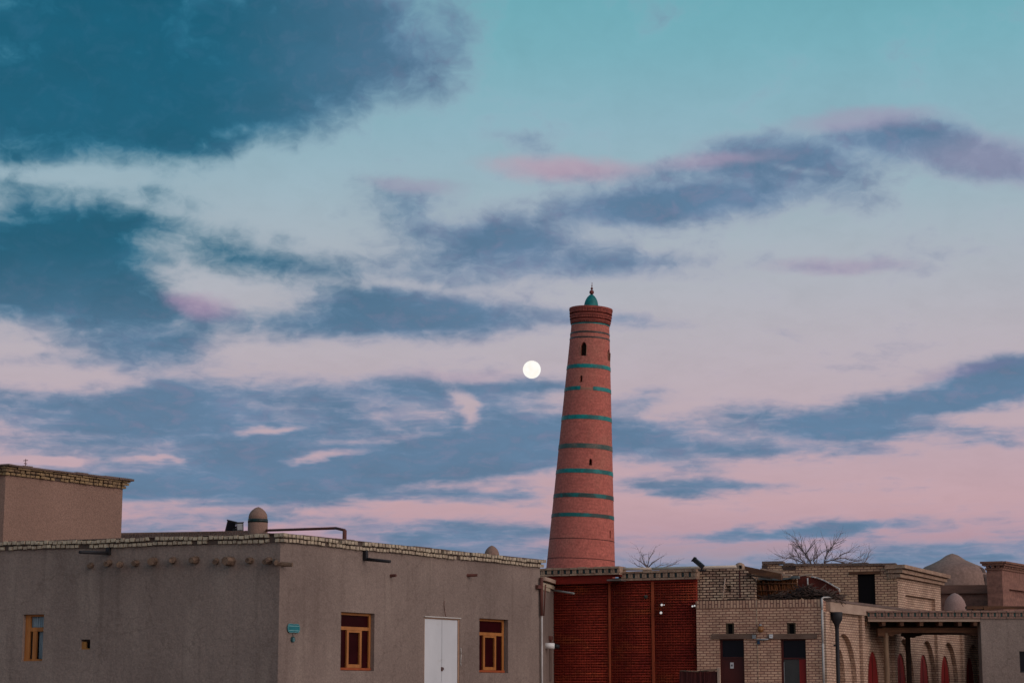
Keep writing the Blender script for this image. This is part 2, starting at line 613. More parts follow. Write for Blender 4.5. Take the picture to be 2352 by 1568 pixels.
# ------------------------------------------------------------------ materials
def surf(name, c1, c2=None, scale=(1, 1, 1), lo=0.35, hi=0.65, detail=5, grain=0.0, gscale=45.0, rough=0.9, bump=0.0,
         bscale=30.0, metal=0.0, spec=0.3, emit=None, c3=None, scale3=(1, 1, 1), lo3=0.55, hi3=0.7, streak=None):
    m = bpy.data.materials.new(name)
    m.use_nodes = True
    nt = m.node_tree
    N, L = nt.nodes, nt.links
    p = N['Principled BSDF']
    p.inputs['Roughness'].default_value = rough
    p.inputs['Metallic'].default_value = metal
    p.inputs['Specular IOR Level'].default_value = spec
    tcn = N.new('ShaderNodeTexCoord')

    def noise(sc, det, off=0.0):
        mp = N.new('ShaderNodeMapping')
        mp.inputs['Scale'].default_value = sc
        mp.inputs['Location'].default_value = (off, off * 1.7, off * 0.6)
        L.new(tcn.outputs['Object'], mp.inputs['Vector'])
        n = N.new('ShaderNodeTexNoise')
        n.inputs['Scale'].default_value = 1.0
        n.inputs['Detail'].default_value = det
        n.inputs['Roughness'].default_value = 0.6
        L.new(mp.outputs[0], n.inputs['Vector'])
        return n.outputs['Fac']

    def ranged(x, a, b, t0=0.0, t1=1.0):
        r = N.new('ShaderNodeMapRange')
        for k, v in (('From Min', a), ('From Max', b), ('To Min', t0), ('To Max', t1)):
            r.inputs[k].default_value = v
        L.new(x, r.inputs['Value'])
        return r.outputs[0]

    def mix(f, a, b):
        x = N.new('ShaderNodeMix')
        x.data_type = 'RGBA'
        for sock, v in ((x.inputs[0], f), (x.inputs[6], a), (x.inputs[7], b)):
            if isinstance(v, tuple):
                sock.default_value = v if len(v) == 4 else v + (1.0,)
            else:
                L.new(v, sock)
        return x.outputs[2]

    colr = c1 + (1.0,) if len(c1) == 3 else c1
    if c2 is not None:
        colr = mix(ranged(noise(scale, detail, 3.1), lo, hi), colr, c2)
    if c3 is not None:
        colr = mix(ranged(noise(scale3, detail, 8.3), lo3, hi3), colr, c3)
    if streak:                    # old water marks and hairline cracks
        s_ = ranged(noise((4.2, 4.2, 0.20), 4, 13.0), 0.54, 0.82, 0.0, 0.55)
        colr = mix(s_, colr, streak)
        vo = N.new('ShaderNodeTexVoronoi')
        vo.feature = 'DISTANCE_TO_EDGE'
        vo.inputs['Scale'].default_value = 0.42
        wv = N.new('ShaderNodeVectorMath')
        wv.operation = 'MULTIPLY_ADD'
        wn = N.new('ShaderNodeTexNoise')
        wn.inputs['Scale'].default_value = 1.7
        wn.inputs['Detail'].default_value = 5
        L.new(tcn.outputs['Object'], wn.inputs['Vector'])
        L.new(wn.outputs['Color'], wv.inputs[0])
        wv.inputs[1].default_value = (1.1, 1.1, 1.1)
        L.new(tcn.outputs['Object'], wv.inputs[2])
        L.new(wv.outputs[0], vo.inputs['Vector'])
        cr_ = ranged(vo.outputs['Distance'], 0.003, 0.011, 0.26, 0.0)
        colr = mix(cr_, colr, streak)
    if grain:
        g = ranged(noise((gscale,) * 3, 2, 5.0), 0.3, 0.7, 1.0 - grain, 1.0 + grain)
        x = N.new('ShaderNodeVectorMath')
        x.operation = 'SCALE'
        if isinstance(colr, tuple):
            x.inputs[0].default_value = colr[:3]
        else:
            L.new(colr, x.inputs[0])
        L.new(g, x.inputs['Scale'])
        colr = x.outputs[0]
    if isinstance(colr, tuple):
        p.inputs['Base Color'].default_value = colr
    else:
        L.new(colr, p.inputs['Base Color'])
    if bump:
        b = N.new('ShaderNodeBump')
        b.inputs['Strength'].default_value = bump
        b.inputs['Distance'].default_value = 0.03
        L.new(noise((bscale,) * 3, 4, 1.0), b.inputs['Height'])
        L.new(b.outputs[0], p.inputs['Normal'])
    if emit:
        p.inputs['Emission Color'].default_value = emit[0] + (1.0,)
        p.inputs['Emission Strength'].default_value = emit[1]
    return m


def bricks(name, c1, c2, mortar, w=0.23, h=0.075, gap=0.012, upright=False, stain=None, off=(0, 0)):
    m = bpy.data.materials.new(name)
    m.use_nodes = True
    nt = m.node_tree
    N, L = nt.nodes, nt.links
    p = N['Principled BSDF']
    p.inputs['Roughness'].default_value = 0.92
    p.inputs['Specular IOR Level'].default_value = 0.2
    tcn = N.new('ShaderNodeTexCoord')
    sp = N.new('ShaderNodeSeparateXYZ')
    L.new(tcn.outputs['Object'], sp.inputs[0])
    cb = N.new('ShaderNodeCombineXYZ')
    xy = N.new('ShaderNodeMath')          # so that the returns of piers carry bricks too
    L.new(sp.outputs['X'], xy.inputs[0])
    L.new(sp.outputs['Y'], xy.inputs[1])
    L.new(sp.outputs['Z'] if upright else xy.outputs[0], cb.inputs[0])
    L.new(xy.outputs[0] if upright else sp.outputs['Z'], cb.inputs[1])
    mp = N.new('ShaderNodeMapping')
    mp.inputs['Location'].default_value = (off[0], off[1], 0)
    L.new(cb.outputs[0], mp.inputs['Vector'])
    wob = N.new('ShaderNodeTexNoise')
    wob.inputs['Scale'].default_value = 3.0
    L.new(tcn.outputs['Object'], wob.inputs['Vector'])
    wm = N.new('ShaderNodeVectorMath')
    wm.operation = 'MULTIPLY_ADD'
    L.new(wob.outputs['Color'], wm.inputs[0])
    wm.inputs[1].default_value = (0.02, 0.02, 0)
    L.new(mp.outputs[0], wm.inputs[2])
    bt = N.new('ShaderNodeTexBrick')
    bt.inputs['Scale'].default_value = 1.0
    bt.inputs['Brick Width'].default_value = w
    bt.inputs['Row Height'].default_value = h
    bt.inputs['Mortar Size'].default_value = gap
    bt.inputs['Mortar Smooth'].default_value = 0.25
    bt.inputs['Bias'].default_value = 0.0
    bt.inputs['Color1'].default_value = c1 + (1,)
    bt.inputs['Color2'].default_value = c2 + (1,)
    bt.inputs['Mortar'].default_value = mortar + (1,)
    L.new(wm.outputs[0], bt.inputs['Vector'])
    nz = N.new('ShaderNodeTexNoise')
    nz.inputs['Scale'].default_value = 1.3
    nz.inputs['Detail'].default_value = 7
    nz.inputs['Roughness'].default_value = 0.65
    L.new(tcn.outputs['Object'], nz.inputs['Vector'])
    r = N.new('ShaderNodeMapRange')
    for k, v in (('From Min', 0.3), ('From Max', 0.7), ('To Min', 0.72), ('To Max', 1.22)):
        r.inputs[k].default_value = v
    L.new(nz.outputs['Fac'], r.inputs['Value'])
    sc = N.new('ShaderNodeVectorMath')
    sc.operation = 'SCALE'
    L.new(bt.outputs['Color'], sc.inputs[0])
    L.new(r.outputs[0], sc.inputs['Scale'])
    out = sc.outputs[0]
    if stain:
        n2 = N.new('ShaderNodeTexNoise')
        n2.inputs['Scale'].default_value = 2.1
        n2.inputs['Detail'].default_value = 6
        L.new(tcn.outputs['Object'], n2.inputs['Vector'])
        r2 = N.new('ShaderNodeMapRange')
        for k, v in (('From Min', 0.55), ('From Max', 0.72), ('To Max', 0.6)):
            r2.inputs[k].default_value = v
        L.new(n2.outputs['Fac'], r2.inputs['Value'])
        x = N.new('ShaderNodeMix')
        x.data_type = 'RGBA'
        L.new(r2.outputs[0], x.inputs[0])
        L.new(out, x.inputs[6])
        x.inputs[7].default_value = stain + (1,)
        out = x.outputs[2]
    L.new(out, p.inputs['Base Color'])
    b = N.new('ShaderNodeBump')
    b.inputs['Strength'].default_value = 0.6
    b.inputs['Distance'].default_value = 0.01
    inv = N.new('ShaderNodeMath')
    inv.operation = 'SUBTRACT'
    inv.inputs[0].default_value = 1.0
    L.new(bt.outputs['Fac'], inv.inputs[1])
    L.new(inv.outputs[0], b.inputs['Height'])
    L.new(b.outputs[0], p.inputs['Normal'])
    return m


M_MUD = surf('mud_plaster', (0.268, 0.206, 0.176), (0.184, 0.139, 0.120), (0.45, 0.45, 0.30), 0.32, 0.68, 8, grain=0.17, gscale=30, bump=0.7, bscale=7,
             c3=(0.285, 0.225, 0.19), scale3=(1.6, 1.6, 0.35), lo3=0.52, hi3=0.8, streak=(0.115, 0.082, 0.068))
M_MUD2 = surf('ochre_plaster', (0.285, 0.178, 0.138), (0.225, 0.14, 0.108), (0.5, 0.5, 0.3), 0.3, 0.7, 6, grain=0.25, bump=0.4, bscale=20)
M_ROOF = surf('roof_clay', (0.19, 0.13, 0.11), (0.13, 0.09, 0.075), (1.2, 1.2, 1.2), grain=0.3, bump=0.6)
M_TIP = surf('brick_tips', (0.52, 0.44, 0.32), (0.31, 0.24, 0.18), (6, 6, 6), 0.35, 0.68, 3, grain=0.25)
M_TIPY = surf('ochre_brick_tips', (0.36, 0.25, 0.13), (0.17, 0.11, 0.07), (5, 5, 5), 0.35, 0.68, 3, grain=0.25)
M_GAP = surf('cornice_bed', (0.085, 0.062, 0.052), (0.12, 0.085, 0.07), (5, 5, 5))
M_LOG = surf('weathered_log', (0.22, 0.145, 0.10), (0.08, 0.05, 0.038), (7, 7, 7), grain=0.3)
M_WOODO = surf('orange_varnished_wood', (0.42, 0.165, 0.045), (0.30, 0.11, 0.03), (9, 9, 1.2), 0.35, 0.7, rough=0.5)
M_WOODR = surf('red_sill_wood', (0.36, 0.085, 0.03), (0.26, 0.06, 0.02), (4, 9, 9))
M_WOODB = surf('brown_beam_wood', (0.135, 0.062, 0.032), (0.075, 0.035, 0.022), (2, 9, 9), grain=0.2)
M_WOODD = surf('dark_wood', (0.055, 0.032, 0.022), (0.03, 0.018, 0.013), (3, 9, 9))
M_WOODP = surf('pale_column_wood', (0.27, 0.18, 0.115), (0.19, 0.12, 0.08), (9, 9, 1.5))
M_GLASS = surf('maroon_window_glass', (0.020, 0.002, 0.003), (0.032, 0.003, 0.005), (2, 2, 2), rough=0.4, spec=0.04)
M_DARK = surf('black_opening', (0.010, 0.009, 0.010), rough=0.9, spec=0.0)
M_BLACKGLASS = surf('black_glass', (0.006, 0.006, 0.010), rough=0.3, spec=0.15)
M_CURT = surf('pale_blue_curtain', (0.36, 0.46, 0.52), (0.16, 0.22, 0.27), (22, 22, 1.2), 0.35, 0.65, 3)
M_WHITE = surf('white_door_metal', (0.62, 0.64, 0.67), (0.55, 0.57, 0.60), (1.5, 1.5, 0.7), 0.3, 0.7, 6, rough=0.55, c3=(0.44, 0.43, 0.42), scale3=(1.2, 1.2, 3.5), lo3=0.62, hi3=0.8)
M_WPIPE = surf('white_pipe_paint', (0.55, 0.53, 0.51), (0.42, 0.39, 0.36), (3, 3, 3))
M_CREAM = surf('cream_painted_tube', (0.62, 0.52, 0.43), (0.5, 0.41, 0.33), (2, 2, 2))
M_BLACK = surf('black_metal', (0.018, 0.017, 0.02), rough=0.6)
M_BROWNM = surf('brown_painted_pipe', (0.15, 0.055, 0.042), (0.10, 0.04, 0.034), (2, 2, 2))
M_TEAL = surf('turquoise_glaze', (0.003, 0.215, 0.205), (0.006, 0.12, 0.12), (0.9, 0.9, 0.9), 0.42, 0.58, 3, rough=0.45, grain=0.15, gscale=6)
M_TEALP = surf('worn_turquoise_glaze', (0.010, 0.130, 0.125), (0.030, 0.060, 0.055), (0.5, 0.5, 0.5), 0.46, 0.54, 3, rough=0.5, grain=0.2, gscale=6)
M_TEALG = surf('greyed_turquoise_glaze', (0.050, 0.095, 0.085), (0.13, 0.12, 0.10), (0.6, 0.6, 0.6), 0.45, 0.6, 3, rough=0.6, grain=0.2, gscale=6)
M_TEALD = surf('dark_green_tile', (0.008, 0.035, 0.033), (0.015, 0.02, 0.02), (8, 8, 8), rough=0.35)
M_SIGN = surf('turquoise_enamel', (0.006, 0.17, 0.20), (0.006, 0.13, 0.155), (8, 8, 8), rough=0.4)
M_SIGNL = surf('pale_enamel_line', (0.22, 0.42, 0.44), rough=0.5)
M_PLATE = surf('dark_enamel', (0.006, 0.05, 0.058), rough=0.4)
M_MIN = surf('minaret_brick', (0.53, 0.155, 0.118), (0.39, 0.108, 0.086), (1.1, 1.1, 6.0), 0.3, 0.7, 8, grain=0.22, gscale=5.5, bump=0.3, bscale=6,
             c3=(0.41, 0.155, 0.115), scale3=(0.25, 0.25, 0.18), lo3=0.5, hi3=0.75)
M_MINR = surf('minaret_cornice_brick', (0.37, 0.092, 0.068), (0.24, 0.06, 0.048), (2.5, 2.5, 4), grain=0.2, gscale=6)
M_MINL = surf('bare_band_brick', (0.36, 0.19, 0.13), (0.30, 0.14, 0.10), (2, 2, 6))
M_BRK = bricks('buff_brickwork', (0.66, 0.425, 0.29), (0.53, 0.305, 0.21), (0.235, 0.115, 0.088), 0.185, 0.070, 0.013, stain=(0.20, 0.10, 0.08))
M_BRKS = bricks('upright_brick_course', (0.58, 0.375, 0.255), (0.45, 0.26, 0.18), (0.17, 0.085, 0.068), 0.30, 0.085, 0.014, upright=True)
M_BRKU = bricks('sandy_brickwork', (0.57, 0.375, 0.24), (0.45, 0.27, 0.18), (0.15, 0.08, 0.062), 0.20, 0.076, 0.013)
M_BRKA = bricks('pale_arcade_brickwork', (0.60, 0.43, 0.315), (0.48, 0.32, 0.23), (0.21, 0.125, 0.10), 0.20, 0.071, 0.011)
M_BRKW = bricks('weathered_brickwork', (0.64, 0.47, 0.33), (0.40, 0.25, 0.18), (0.06, 0.035, 0.03), 0.19, 0.072, 0.016, stain=(0.08, 0.055, 0.045))
M_BRKP = surf('far_red_brickwork', (0.27, 0.135, 0.10), (0.20, 0.095, 0.075), (1.5, 1.5, 9), 0.3, 0.7, 7, grain=0.25, gscale=10)
M_BRKC = surf('cornice_brick', (0.42, 0.29, 0.205), (0.27, 0.165, 0.12), (5, 5, 9), 0.35, 0.65, 4, grain=0.25)
M_PLB = surf('pale_fascia_plaster', (0.46, 0.34, 0.26), (0.37, 0.26, 0.20), (1.2, 1.2, 3), grain=0.15)
M_RED = surf('red_reed_backing', (0.19, 0.020, 0.011), (0.25, 0.033, 0.014), (1.3, 1.3, 1.0), 0.4, 0.62, 6, grain=0.4, gscale=22)
M_REED = surf('russet_reed', (0.34, 0.040, 0.019), (0.21, 0.020, 0.013), (0.9, 0.9, 1.5), 0.38, 0.62, 7, grain=0.5, gscale=16,
              c3=(0.38, 0.080, 0.025), scale3=(0.7, 0.7, 2.0), lo3=0.52, hi3=0.7)
M_REDP = surf('russet_post', (0.34, 0.068, 0.026), (0.25, 0.045, 0.018), (6, 6, 2))
M_REDF = surf('red_fascia_board', (0.21, 0.015, 0.008), (0.14, 0.011, 0.007), (1.5, 1.5, 5), grain=0.3)
M_MAROON = surf('maroon_door_paint', (0.070, 0.010, 0.008), (0.045, 0.008, 0.007), (2, 2, 1.5), rough=0.6)
M_ARCHRED = surf('red_arch_door', (0.27, 0.016, 0.014), (0.20, 0.012, 0.011), (3, 3, 1), rough=0.7)
M_GREYGL = surf('grey_door_glass', (0.055, 0.055, 0.050), (0.035, 0.035, 0.035), (2, 2, 1), rough=0.35)
M_PAPER = surf('paper_notice', (0.55, 0.54, 0.55), rough=0.8)
M_GREYB = surf('grey_box_plastic', (0.26, 0.27, 0.28), rough=0.6)
M_AMBER = surf('amber_lamp_globe', (0.33, 0.13, 0.03), (0.20, 0.10, 0.05), (9, 9, 9), rough=0.3)
M_BLUE = surf('blue_plastic', (0.02, 0.05, 0.10), rough=0.5)
M_LAMP = surf('floodlight_lens', (0.85, 0.85, 0.85), rough=0.3, emit=((1.0, 0.96, 0.9), 0.35))
M_LENS = surf('unlit_lens', (0.30, 0.31, 0.32), rough=0.25)
M_STRAW = surf('straw_matting', (0.20, 0.075, 0.025), (0.10, 0.03, 0.014), (14, 14, 1.0), 0.35, 0.65, 4, grain=0.4, gscale=14)
M_MAT = surf('red_felt_matting', (0.12, 0.022, 0.014), (0.07, 0.014, 0.010), (3, 3, 3), grain=0.4)
M_TWIG = surf('brushwood', (0.050, 0.030, 0.026), (0.10, 0.065, 0.05), (4, 4, 4))
M_BARK = surf('grey_brown_bark', (0.25, 0.195, 0.20), (0.19, 0.145, 0.15), (5, 5, 5))
M_DOME = surf('dusty_clay_dome', (0.30, 0.20, 0.16), (0.22, 0.14, 0.115), (0.4, 0.4, 0.4), 0.35, 0.65, 7, grain=0.2, gscale=9)
M_DOMEP = surf('pinkish_lime_dome', (0.36, 0.245, 0.215), (0.27, 0.17, 0.15), (1.5, 1.5, 1.5), grain=0.2)
M_BLOTCH = surf('dark_blotch', (0.05, 0.032, 0.03), (0.10, 0.065, 0.055), (3, 3, 3))  # brown-black of the dome patch and the upper wall marks
M_GROUND = surf('packed_earth', (0.24, 0.18, 0.14), (0.17, 0.125, 0.10), (0.3, 0.3, 0.3), grain=0.2, gscale=12, bump=0.3)
M_PAVE = surf('street_paving', (0.26, 0.205, 0.17), (0.20, 0.155, 0.13), (0.6, 0.6, 0.6), grain=0.2)

# ------------------------------------------------------------------ ground and moon
WORLD = Frame((0, 0), 0)
g = MB()
g.box(-3000, 3000, -3000, 6000, -0.5, 0.0)
structure('ground', g, M_GROUND, WORLD)
g = MB()
g.slab([(-30, 6), (30, 6), (26, 44), (6, 50), (-5, 43), (-30, 52)], 0.004, 0.006)
structure('street', g, M_PAVE, WORLD)

MOON_D = 9000.0
md = ray(1221.5, 848.5).normalized()
m_moon = surf('moonlit_surface', (0.5, 0.5, 0.5))
nt = m_moon.node_tree
nt.nodes['Principled BSDF'].inputs['Base Color'].default_value = (0, 0, 0, 1)
tn = nt.nodes.new('ShaderNodeTexCoord')
mn = nt.nodes.new('ShaderNodeTexNoise')
mn.inputs['Scale'].default_value = 0.03
mn.inputs['Detail'].default_value = 4
nt.links.new(tn.outputs['Object'], mn.inputs['Vector'])
cr = nt.nodes.new('ShaderNodeValToRGB')
cr.color_ramp.elements[0].position = 0.36
cr.color_ramp.elements[0].color = (1.0, 0.95, 0.86, 1)
cr.color_ramp.elements[1].position = 0.56
cr.color_ramp.elements[1].color = (1.0, 0.99, 0.95, 1)
nt.links.new(mn.outputs['Fac'], cr.inputs[0])
nt.links.new(cr.outputs[0], nt.nodes['Principled BSDF'].inputs['Emission Color'])
nt.nodes['Principled BSDF'].inputs['Emission Strength'].default_value = 1.0
b = MB()
b.ball((0, 0, 0), 20.9 / 4680.0 * MOON_D, 64)
mo = bpy.data.objects.new('moon', b.mesh('moon'))
mo.data.materials.append(m_moon)
link(mo, Matrix.Translation(Vector((0, 0, CAMZ)) + md * MOON_D))
tag(mo, 'bright full moon in the dusk sky beside the tower', 'moon')

# ------------------------------------------------------------------ the mud plastered house in front
FR = Frame.at(641, 1400, 46.0, 56.0)
FL = Frame.at(641, 1400, 46.0, -20.6)
LEN_R, LEN_L, TOP = 10.87, 15.0, 5.04
house = thing('mud_house', 'grey mud plastered corner house with orange windows and white double door', 'house', FR)
w1 = FR.rect(K3(270, 812), K3(578, 1368))
w2 = FR.rect(K3(1570, 872), K3(1840, 1388))
d1 = FR.rect(K3(1052, 880), K3(1386, 880))
DOOR_Z = 0.35


def rl(x0, x1, z0, z1):
    return [(x0, z0), (x1, z0), (x1, z1), (x0, z1)]


b = MB()
b.wall(rl(0, LEN_R, 0, TOP), [(rl(*w1), 0.30, True), (rl(*w2), 0.30, True), (rl(d1[0], d1[1], DOOR_Z, d1[3]), 0.2, True)], thick=0.5)
part('wall', b, M_MUD, house, FR)
lw = FL.rect(K1(158, 1105), K1(284, 1418))
lh = FL.rect(K1(545, 1273), K1(606, 1340))
b = MB()
b.wall(rl(-LEN_L, 0, 0, TOP), [(rl(*lw), 0.28, True), (rl(*lh), 0.22, True)], thick=0.5)
part('wall', b, M_MUD, house, FL)
back = FR.moved(LEN_R - 0.6, 0)
backL = Frame(back.o, -20.6)
b = MB()
cx = [FR.r @ (FL.world(x, 0, 0) - FR.o) for x in (0, -LEN_L)]
b.slab([(0.2, 0.2), (LEN_R - 0.1, 0.2), (LEN_R - 0.1 + cx[1].x, cx[1].y), (cx[1].x + 0.2, cx[1].y)], TOP - 0.35, TOP - 0.12)
part('roof', b, M_ROOF, house, FR)
# end walls out of sight, so that the block is closed
b = MB()
b.box(LEN_R - 0.4, LEN_R - 0.004, 0.5, 8.0, 0, TOP - 0.02)
part('wall', b, M_MUD, house, FR)


def tip_cornice(x0, x1, z, name, parent, fr, mat, seed, lead=0.0):
    """two courses of projecting brick tips over the wall"""
    r = random.Random(seed)
    bd = MB()
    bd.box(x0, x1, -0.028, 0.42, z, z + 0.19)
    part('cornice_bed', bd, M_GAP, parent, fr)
    t = MB()
    for k, (zz, h, out) in enumerate(((z + 0.008, 0.072, 0.075), (z + 0.112, 0.076, 0.115))):
        x = x0 + r.uniform(0, 0.05) - lead * (k + 1)
        while x < x1 + lead:
            w = r.uniform(0.085, 0.112)
            dz = r.uniform(-0.010, 0.010) + 0.012 * math.sin(x * 1.7 + k)
            if r.random() > 0.06:
                t.box(x, x + w, -out + r.uniform(-0.012, 0.012), 0.1, zz + dz, zz + h + dz + r.uniform(-0.008, 0.008))
            x += w + r.uniform(0.022, 0.04)
    part('cornice', t, mat, parent, fr)
    c = MB()
    x = x0
    while x < x1:
        w = r.uniform(0.4, 0.9)
        c.box(x, min(x1, x + w), -0.10 + r.uniform(0, 0.05), 0.40, z + 0.191, z + 0.205 + r.uniform(0, 0.016))
        x += w
    part('coping', c, M_ROOF, parent, fr)


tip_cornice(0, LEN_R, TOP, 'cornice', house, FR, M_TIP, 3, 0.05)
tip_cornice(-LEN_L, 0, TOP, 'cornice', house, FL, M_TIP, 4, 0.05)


def big_window(rc, K, bars, parent, fr):
    """orange casement: frame, sash, sill and dark panes in a deep opening"""
    y = 0.115
    x0, x1, z0, z1 = rc
    fx = lambda px: fr.pix(K(px, 1000), y)[0]
    ax0, ax1 = x0 + 0.003, bars['right']
    t = 0.075
    f = MB()
    f.box(ax0, ax0 + 0.05, y, y + 0.07, z0 + 0.07, z1)
    f.box(ax1 - t, ax1, y, y + 0.07, z0 + 0.07, z1)
    f.box(ax0 + 0.05, ax1 - t, y, y + 0.07, z1 - 0.06, z1)
    zt = bars['transom']
    f.box(ax0 + 0.05, ax1 - t, y + 0.003, y + 0.067, zt - 0.04, zt + 0.04)
    fo = part('window', f, M_WOODO, parent, fr)
    # between frame and plaster on the right
    s = MB()
    s.box(ax0, ax1 + 0.02, y - 0.015, y + 0.08, z0 + 0.012, z0 + 0.068)
    part('sill', s, M_WOODR, fo, fr)
    c0, c1 = bars['sash']
    q = MB()
    st = 0.075
    q.box(c0, c0 + st, y - 0.012, y + 0.05, z0 + 0.072, zt - 0.045)
    q.box(c1 - st, c1, y - 0.012, y + 0.05, z0 + 0.072, zt - 0.045)
    q.box(c0 + st, c1 - st, y - 0.012, y + 0.05, z0 + 0.072, z0 + 0.15)
    q.box(c0 + st, c1 - st, y - 0.012, y + 0.05, zt - 0.095, zt - 0.045)
    part('sash', q, M_WOODO, fo, fr)
    gl = MB()
    gl.box(ax0 + 0.045, ax1 - t + 0.005, y + 0.035, y + 0.045, z0 + 0.065, z1 - 0.055)
    part('pane', gl, M_GLASS, fo, fr)
    j = MB()
    j.box(ax1 + 0.002, x1 - 0.001, y + 0.06, y + 0.1, z0 + 0.001, z1 - 0.001)
    part('jamb_fill', j, M_MUD, fo, fr)
    return fo


def xs(fr, K, px, py, y=0.115):
    return fr.pix(K(px, py), y)[0]


big_window(w1, K3, dict(right=xs(FR, K3, 548, 1000), transom=FR.pix(K3(400, 970), 0.115)[1],
                        sash=(xs(FR, K3, 318, 1150), xs(FR, K3, 458, 1150))), house, FR)
big_window(w2, K3, dict(right=xs(FR, K3, 1800, 1000), transom=FR.pix(K3(1680, 1022), 0.115)[1],
                        sash=(xs(FR, K3, 1603, 1180), xs(FR, K3, 1724, 1180))), house, FR)

# white double door
x0, x1, z1 = d1[0], d1[1], d1[3]
b = MB()
b.box(x0 + 0.002, x0 + 0.035, 0.012, 0.1, DOOR_Z, z1 - 0.002)
b.box(x1 - 0.06, x1 - 0.002, 0.012, 0.1, DOOR_Z, z1 - 0.002)
b.box(x0 + 0.035, x1 - 0.06, 0.012, 0.1, z1 - 0.03, z1 - 0.002)
dr = part('double_door', b, surf('pale_orange_frame', (0.40, 0.25, 0.17), (0.30, 0.19, 0.13), (3, 3, 3)), house, FR)
xm = FR.pix(K3(1217, 1100), 0.03)[0]
for a, c in ((x0 + 0.038, xm - 0.006), (xm + 0.006, x1 - 0.062)):
    b = MB()
    b.box(a, c, 0.03, 0.06, DOOR_Z + 0.01, z1 - 0.035)
    part('leaf', b, M_WHITE, dr, FR)
b = MB()
zh = FR.pix(K3(1217, 1350), 0.0)[1]
b.box(xm - 0.03, xm + 0.03, 0.012, 0.03, zh - 0.05, zh + 0.05)
b.tube((xm, -0.03, zh + 0.03), (xm, -0.03, zh - 0.03), 0.010)
b.tube((xm, 0.012, zh + 0.028), (xm, -0.03, zh + 0.028), 0.008)
part('handle', b, M_BROWNM, dr, FR)
b = MB()
b.box(x0 - 0.02, x1 + 0.02, -0.03, -0.002, z1 + 0.002, z1 + 0.03)
part('lintel_trim', b, M_WPIPE, dr, FR)
b = MB()
b.box(x0 - 0.3, x1 + 0.3, -0.6, -0.002, 0, DOOR_Z)
part('doorstep', b, M_MUD2, house, FR)

# curtained window on the shaded side
x0, x1, z0, z1 = lw
y = 0.10
b = MB()
b.box(x0 + 0.004, x0 + 0.14, y, y + 0.06, z0 + 0.05, z1 - 0.004)
b.box(x1 - 0.05, x1 - 0.004, y, y + 0.06, z0 + 0.05, z1 - 0.004)
b.box(x0 + 0.14, x1 - 0.05, y, y + 0.06, z1 - 0.05, z1 - 0.004)
zt = FL.pix(K1(220, 1205), y)[1]
b.box(x0 + 0.14, x1 - 0.05, y + 0.003, y + 0.055, zt - 0.05, zt + 0.045)
b.box(x0 + 0.004, x1 - 0.004, y - 0.02, y + 0.06, z0 + 0.004, z0 + 0.048)
cw = part('window', b, M_WOODO, house, FL, 'orange window with pale blue curtains')
b = MB()
xa, xb = FL.pix(K1(221, 1300), y)[0], FL.pix(K1(246, 1300), y)[0]
b.box(xa, xb, y - 0.012, y + 0.05, z0 + 0.05, zt - 0.052)
part('sash', b, M_WOODO, cw, FL)
b = MB()
n = 26
for a, c, zlo, zhi in ((x0 + 0.145, x1 - 0.055, zt + 0.05, z1 - 0.052), (x0 + 0.17, xa - 0.01, z0 + 0.06, zt - 0.055), (xb + 0.03, x1 - 0.06, z0 + 0.06, zt - 0.055)):
    k = 12
    for i in range(k):
        u0, u1 = a + (c - a) * i / k, a + (c - a) * (i + 1) / k
        s0 = 0.015 if i % 2 else 0.0
        b.prism([(u0, zlo), (u1, zlo), (u1, zhi), (u0, zhi)], y + 0.075 + s0, y + 0.085 + s0)
part('curtain', b, M_CURT, cw, FL)
b = MB()
b.box(x0 + 0.13, x1 - 0.045, y + 0.11, y + 0.12, z0 + 0.02, z1 - 0.02)
part('pane', b, M_BLACKGLASS, cw, FL)

# little hatch
x0, x1, z0, z1 = lh
xm = FL.pix(K1(581, 1300), 0.05)[0]
b = MB()
b.box(x0 + 0.003, xm, 0.05, 0.10, z0 + 0.003, z1 - 0.05)
b.box(xm, x1 - 0.003, 0.05, 0.09, z0 + 0.003, z0 + 0.03)
hp = part('hatch', b, surf('faded_orange_wood', (0.36, 0.17, 0.045), (0.26, 0.12, 0.04), (9, 9, 9)), house, FL, 'small square hatch with an orange shutter')
b = MB()
b.box(xm, x1 - 0.004, 0.14, 0.15, z0 + 0.03, z1 - 0.03)
part('pane', b, M_BLACKGLASS, hp, FL)

# roof beam ends sticking out of the walls
ENDS_L = [(K1(600, 775), .10, .055, 0.1), (K1(722, 758), .16, .06, -0.1), (K1(790, 768), .42, .055, 0.75), (K1(905, 758), .16, .062, 0.1), (K1(1020, 745), .34, .075, 0.5),
          (K1(1145, 742), .36, .062, 0.75), (K2(350, 585), .22, .07, 0.0), (K2(520, 588), .14, .055, 0.3), (K2(635, 592), .38, .085, 0.15),
          (K2(795, 585), .20, .06, 0.1), (K2(945, 585), .22, .06, -0.2), (K2(985, 597), .42, .055, 0.8)]
for i, (p, ln, r, lean) in enumerate(ENDS_L):
    x, z = FL.pix(p, -0.1)
    x += -lean * 0.06
    b = MB()
    e = Vector((x + lean * ln * 0.9, -ln, z - 0.02 + RNG.uniform(-.02, .02)))
    s = Vector((x, 0.12, z + 0.015))
    mid = (s + e) / 2 + Vector((RNG.uniform(-.015, .015), 0, RNG.uniform(0, .02)))
    r *= 1.35
    b.tube(s, mid, r * 1.05, r * RNG.uniform(.95, 1.1), 7, smooth=False)
    b.tube(mid, e, r * RNG.uniform(.95, 1.05), r * RNG.uniform(.75, .9), 7, smooth=False)
    part('beam_end', b, M_LOG, house, FL)
x, z = FR.pix(K2(1095, 618), -0.1)
b = MB()
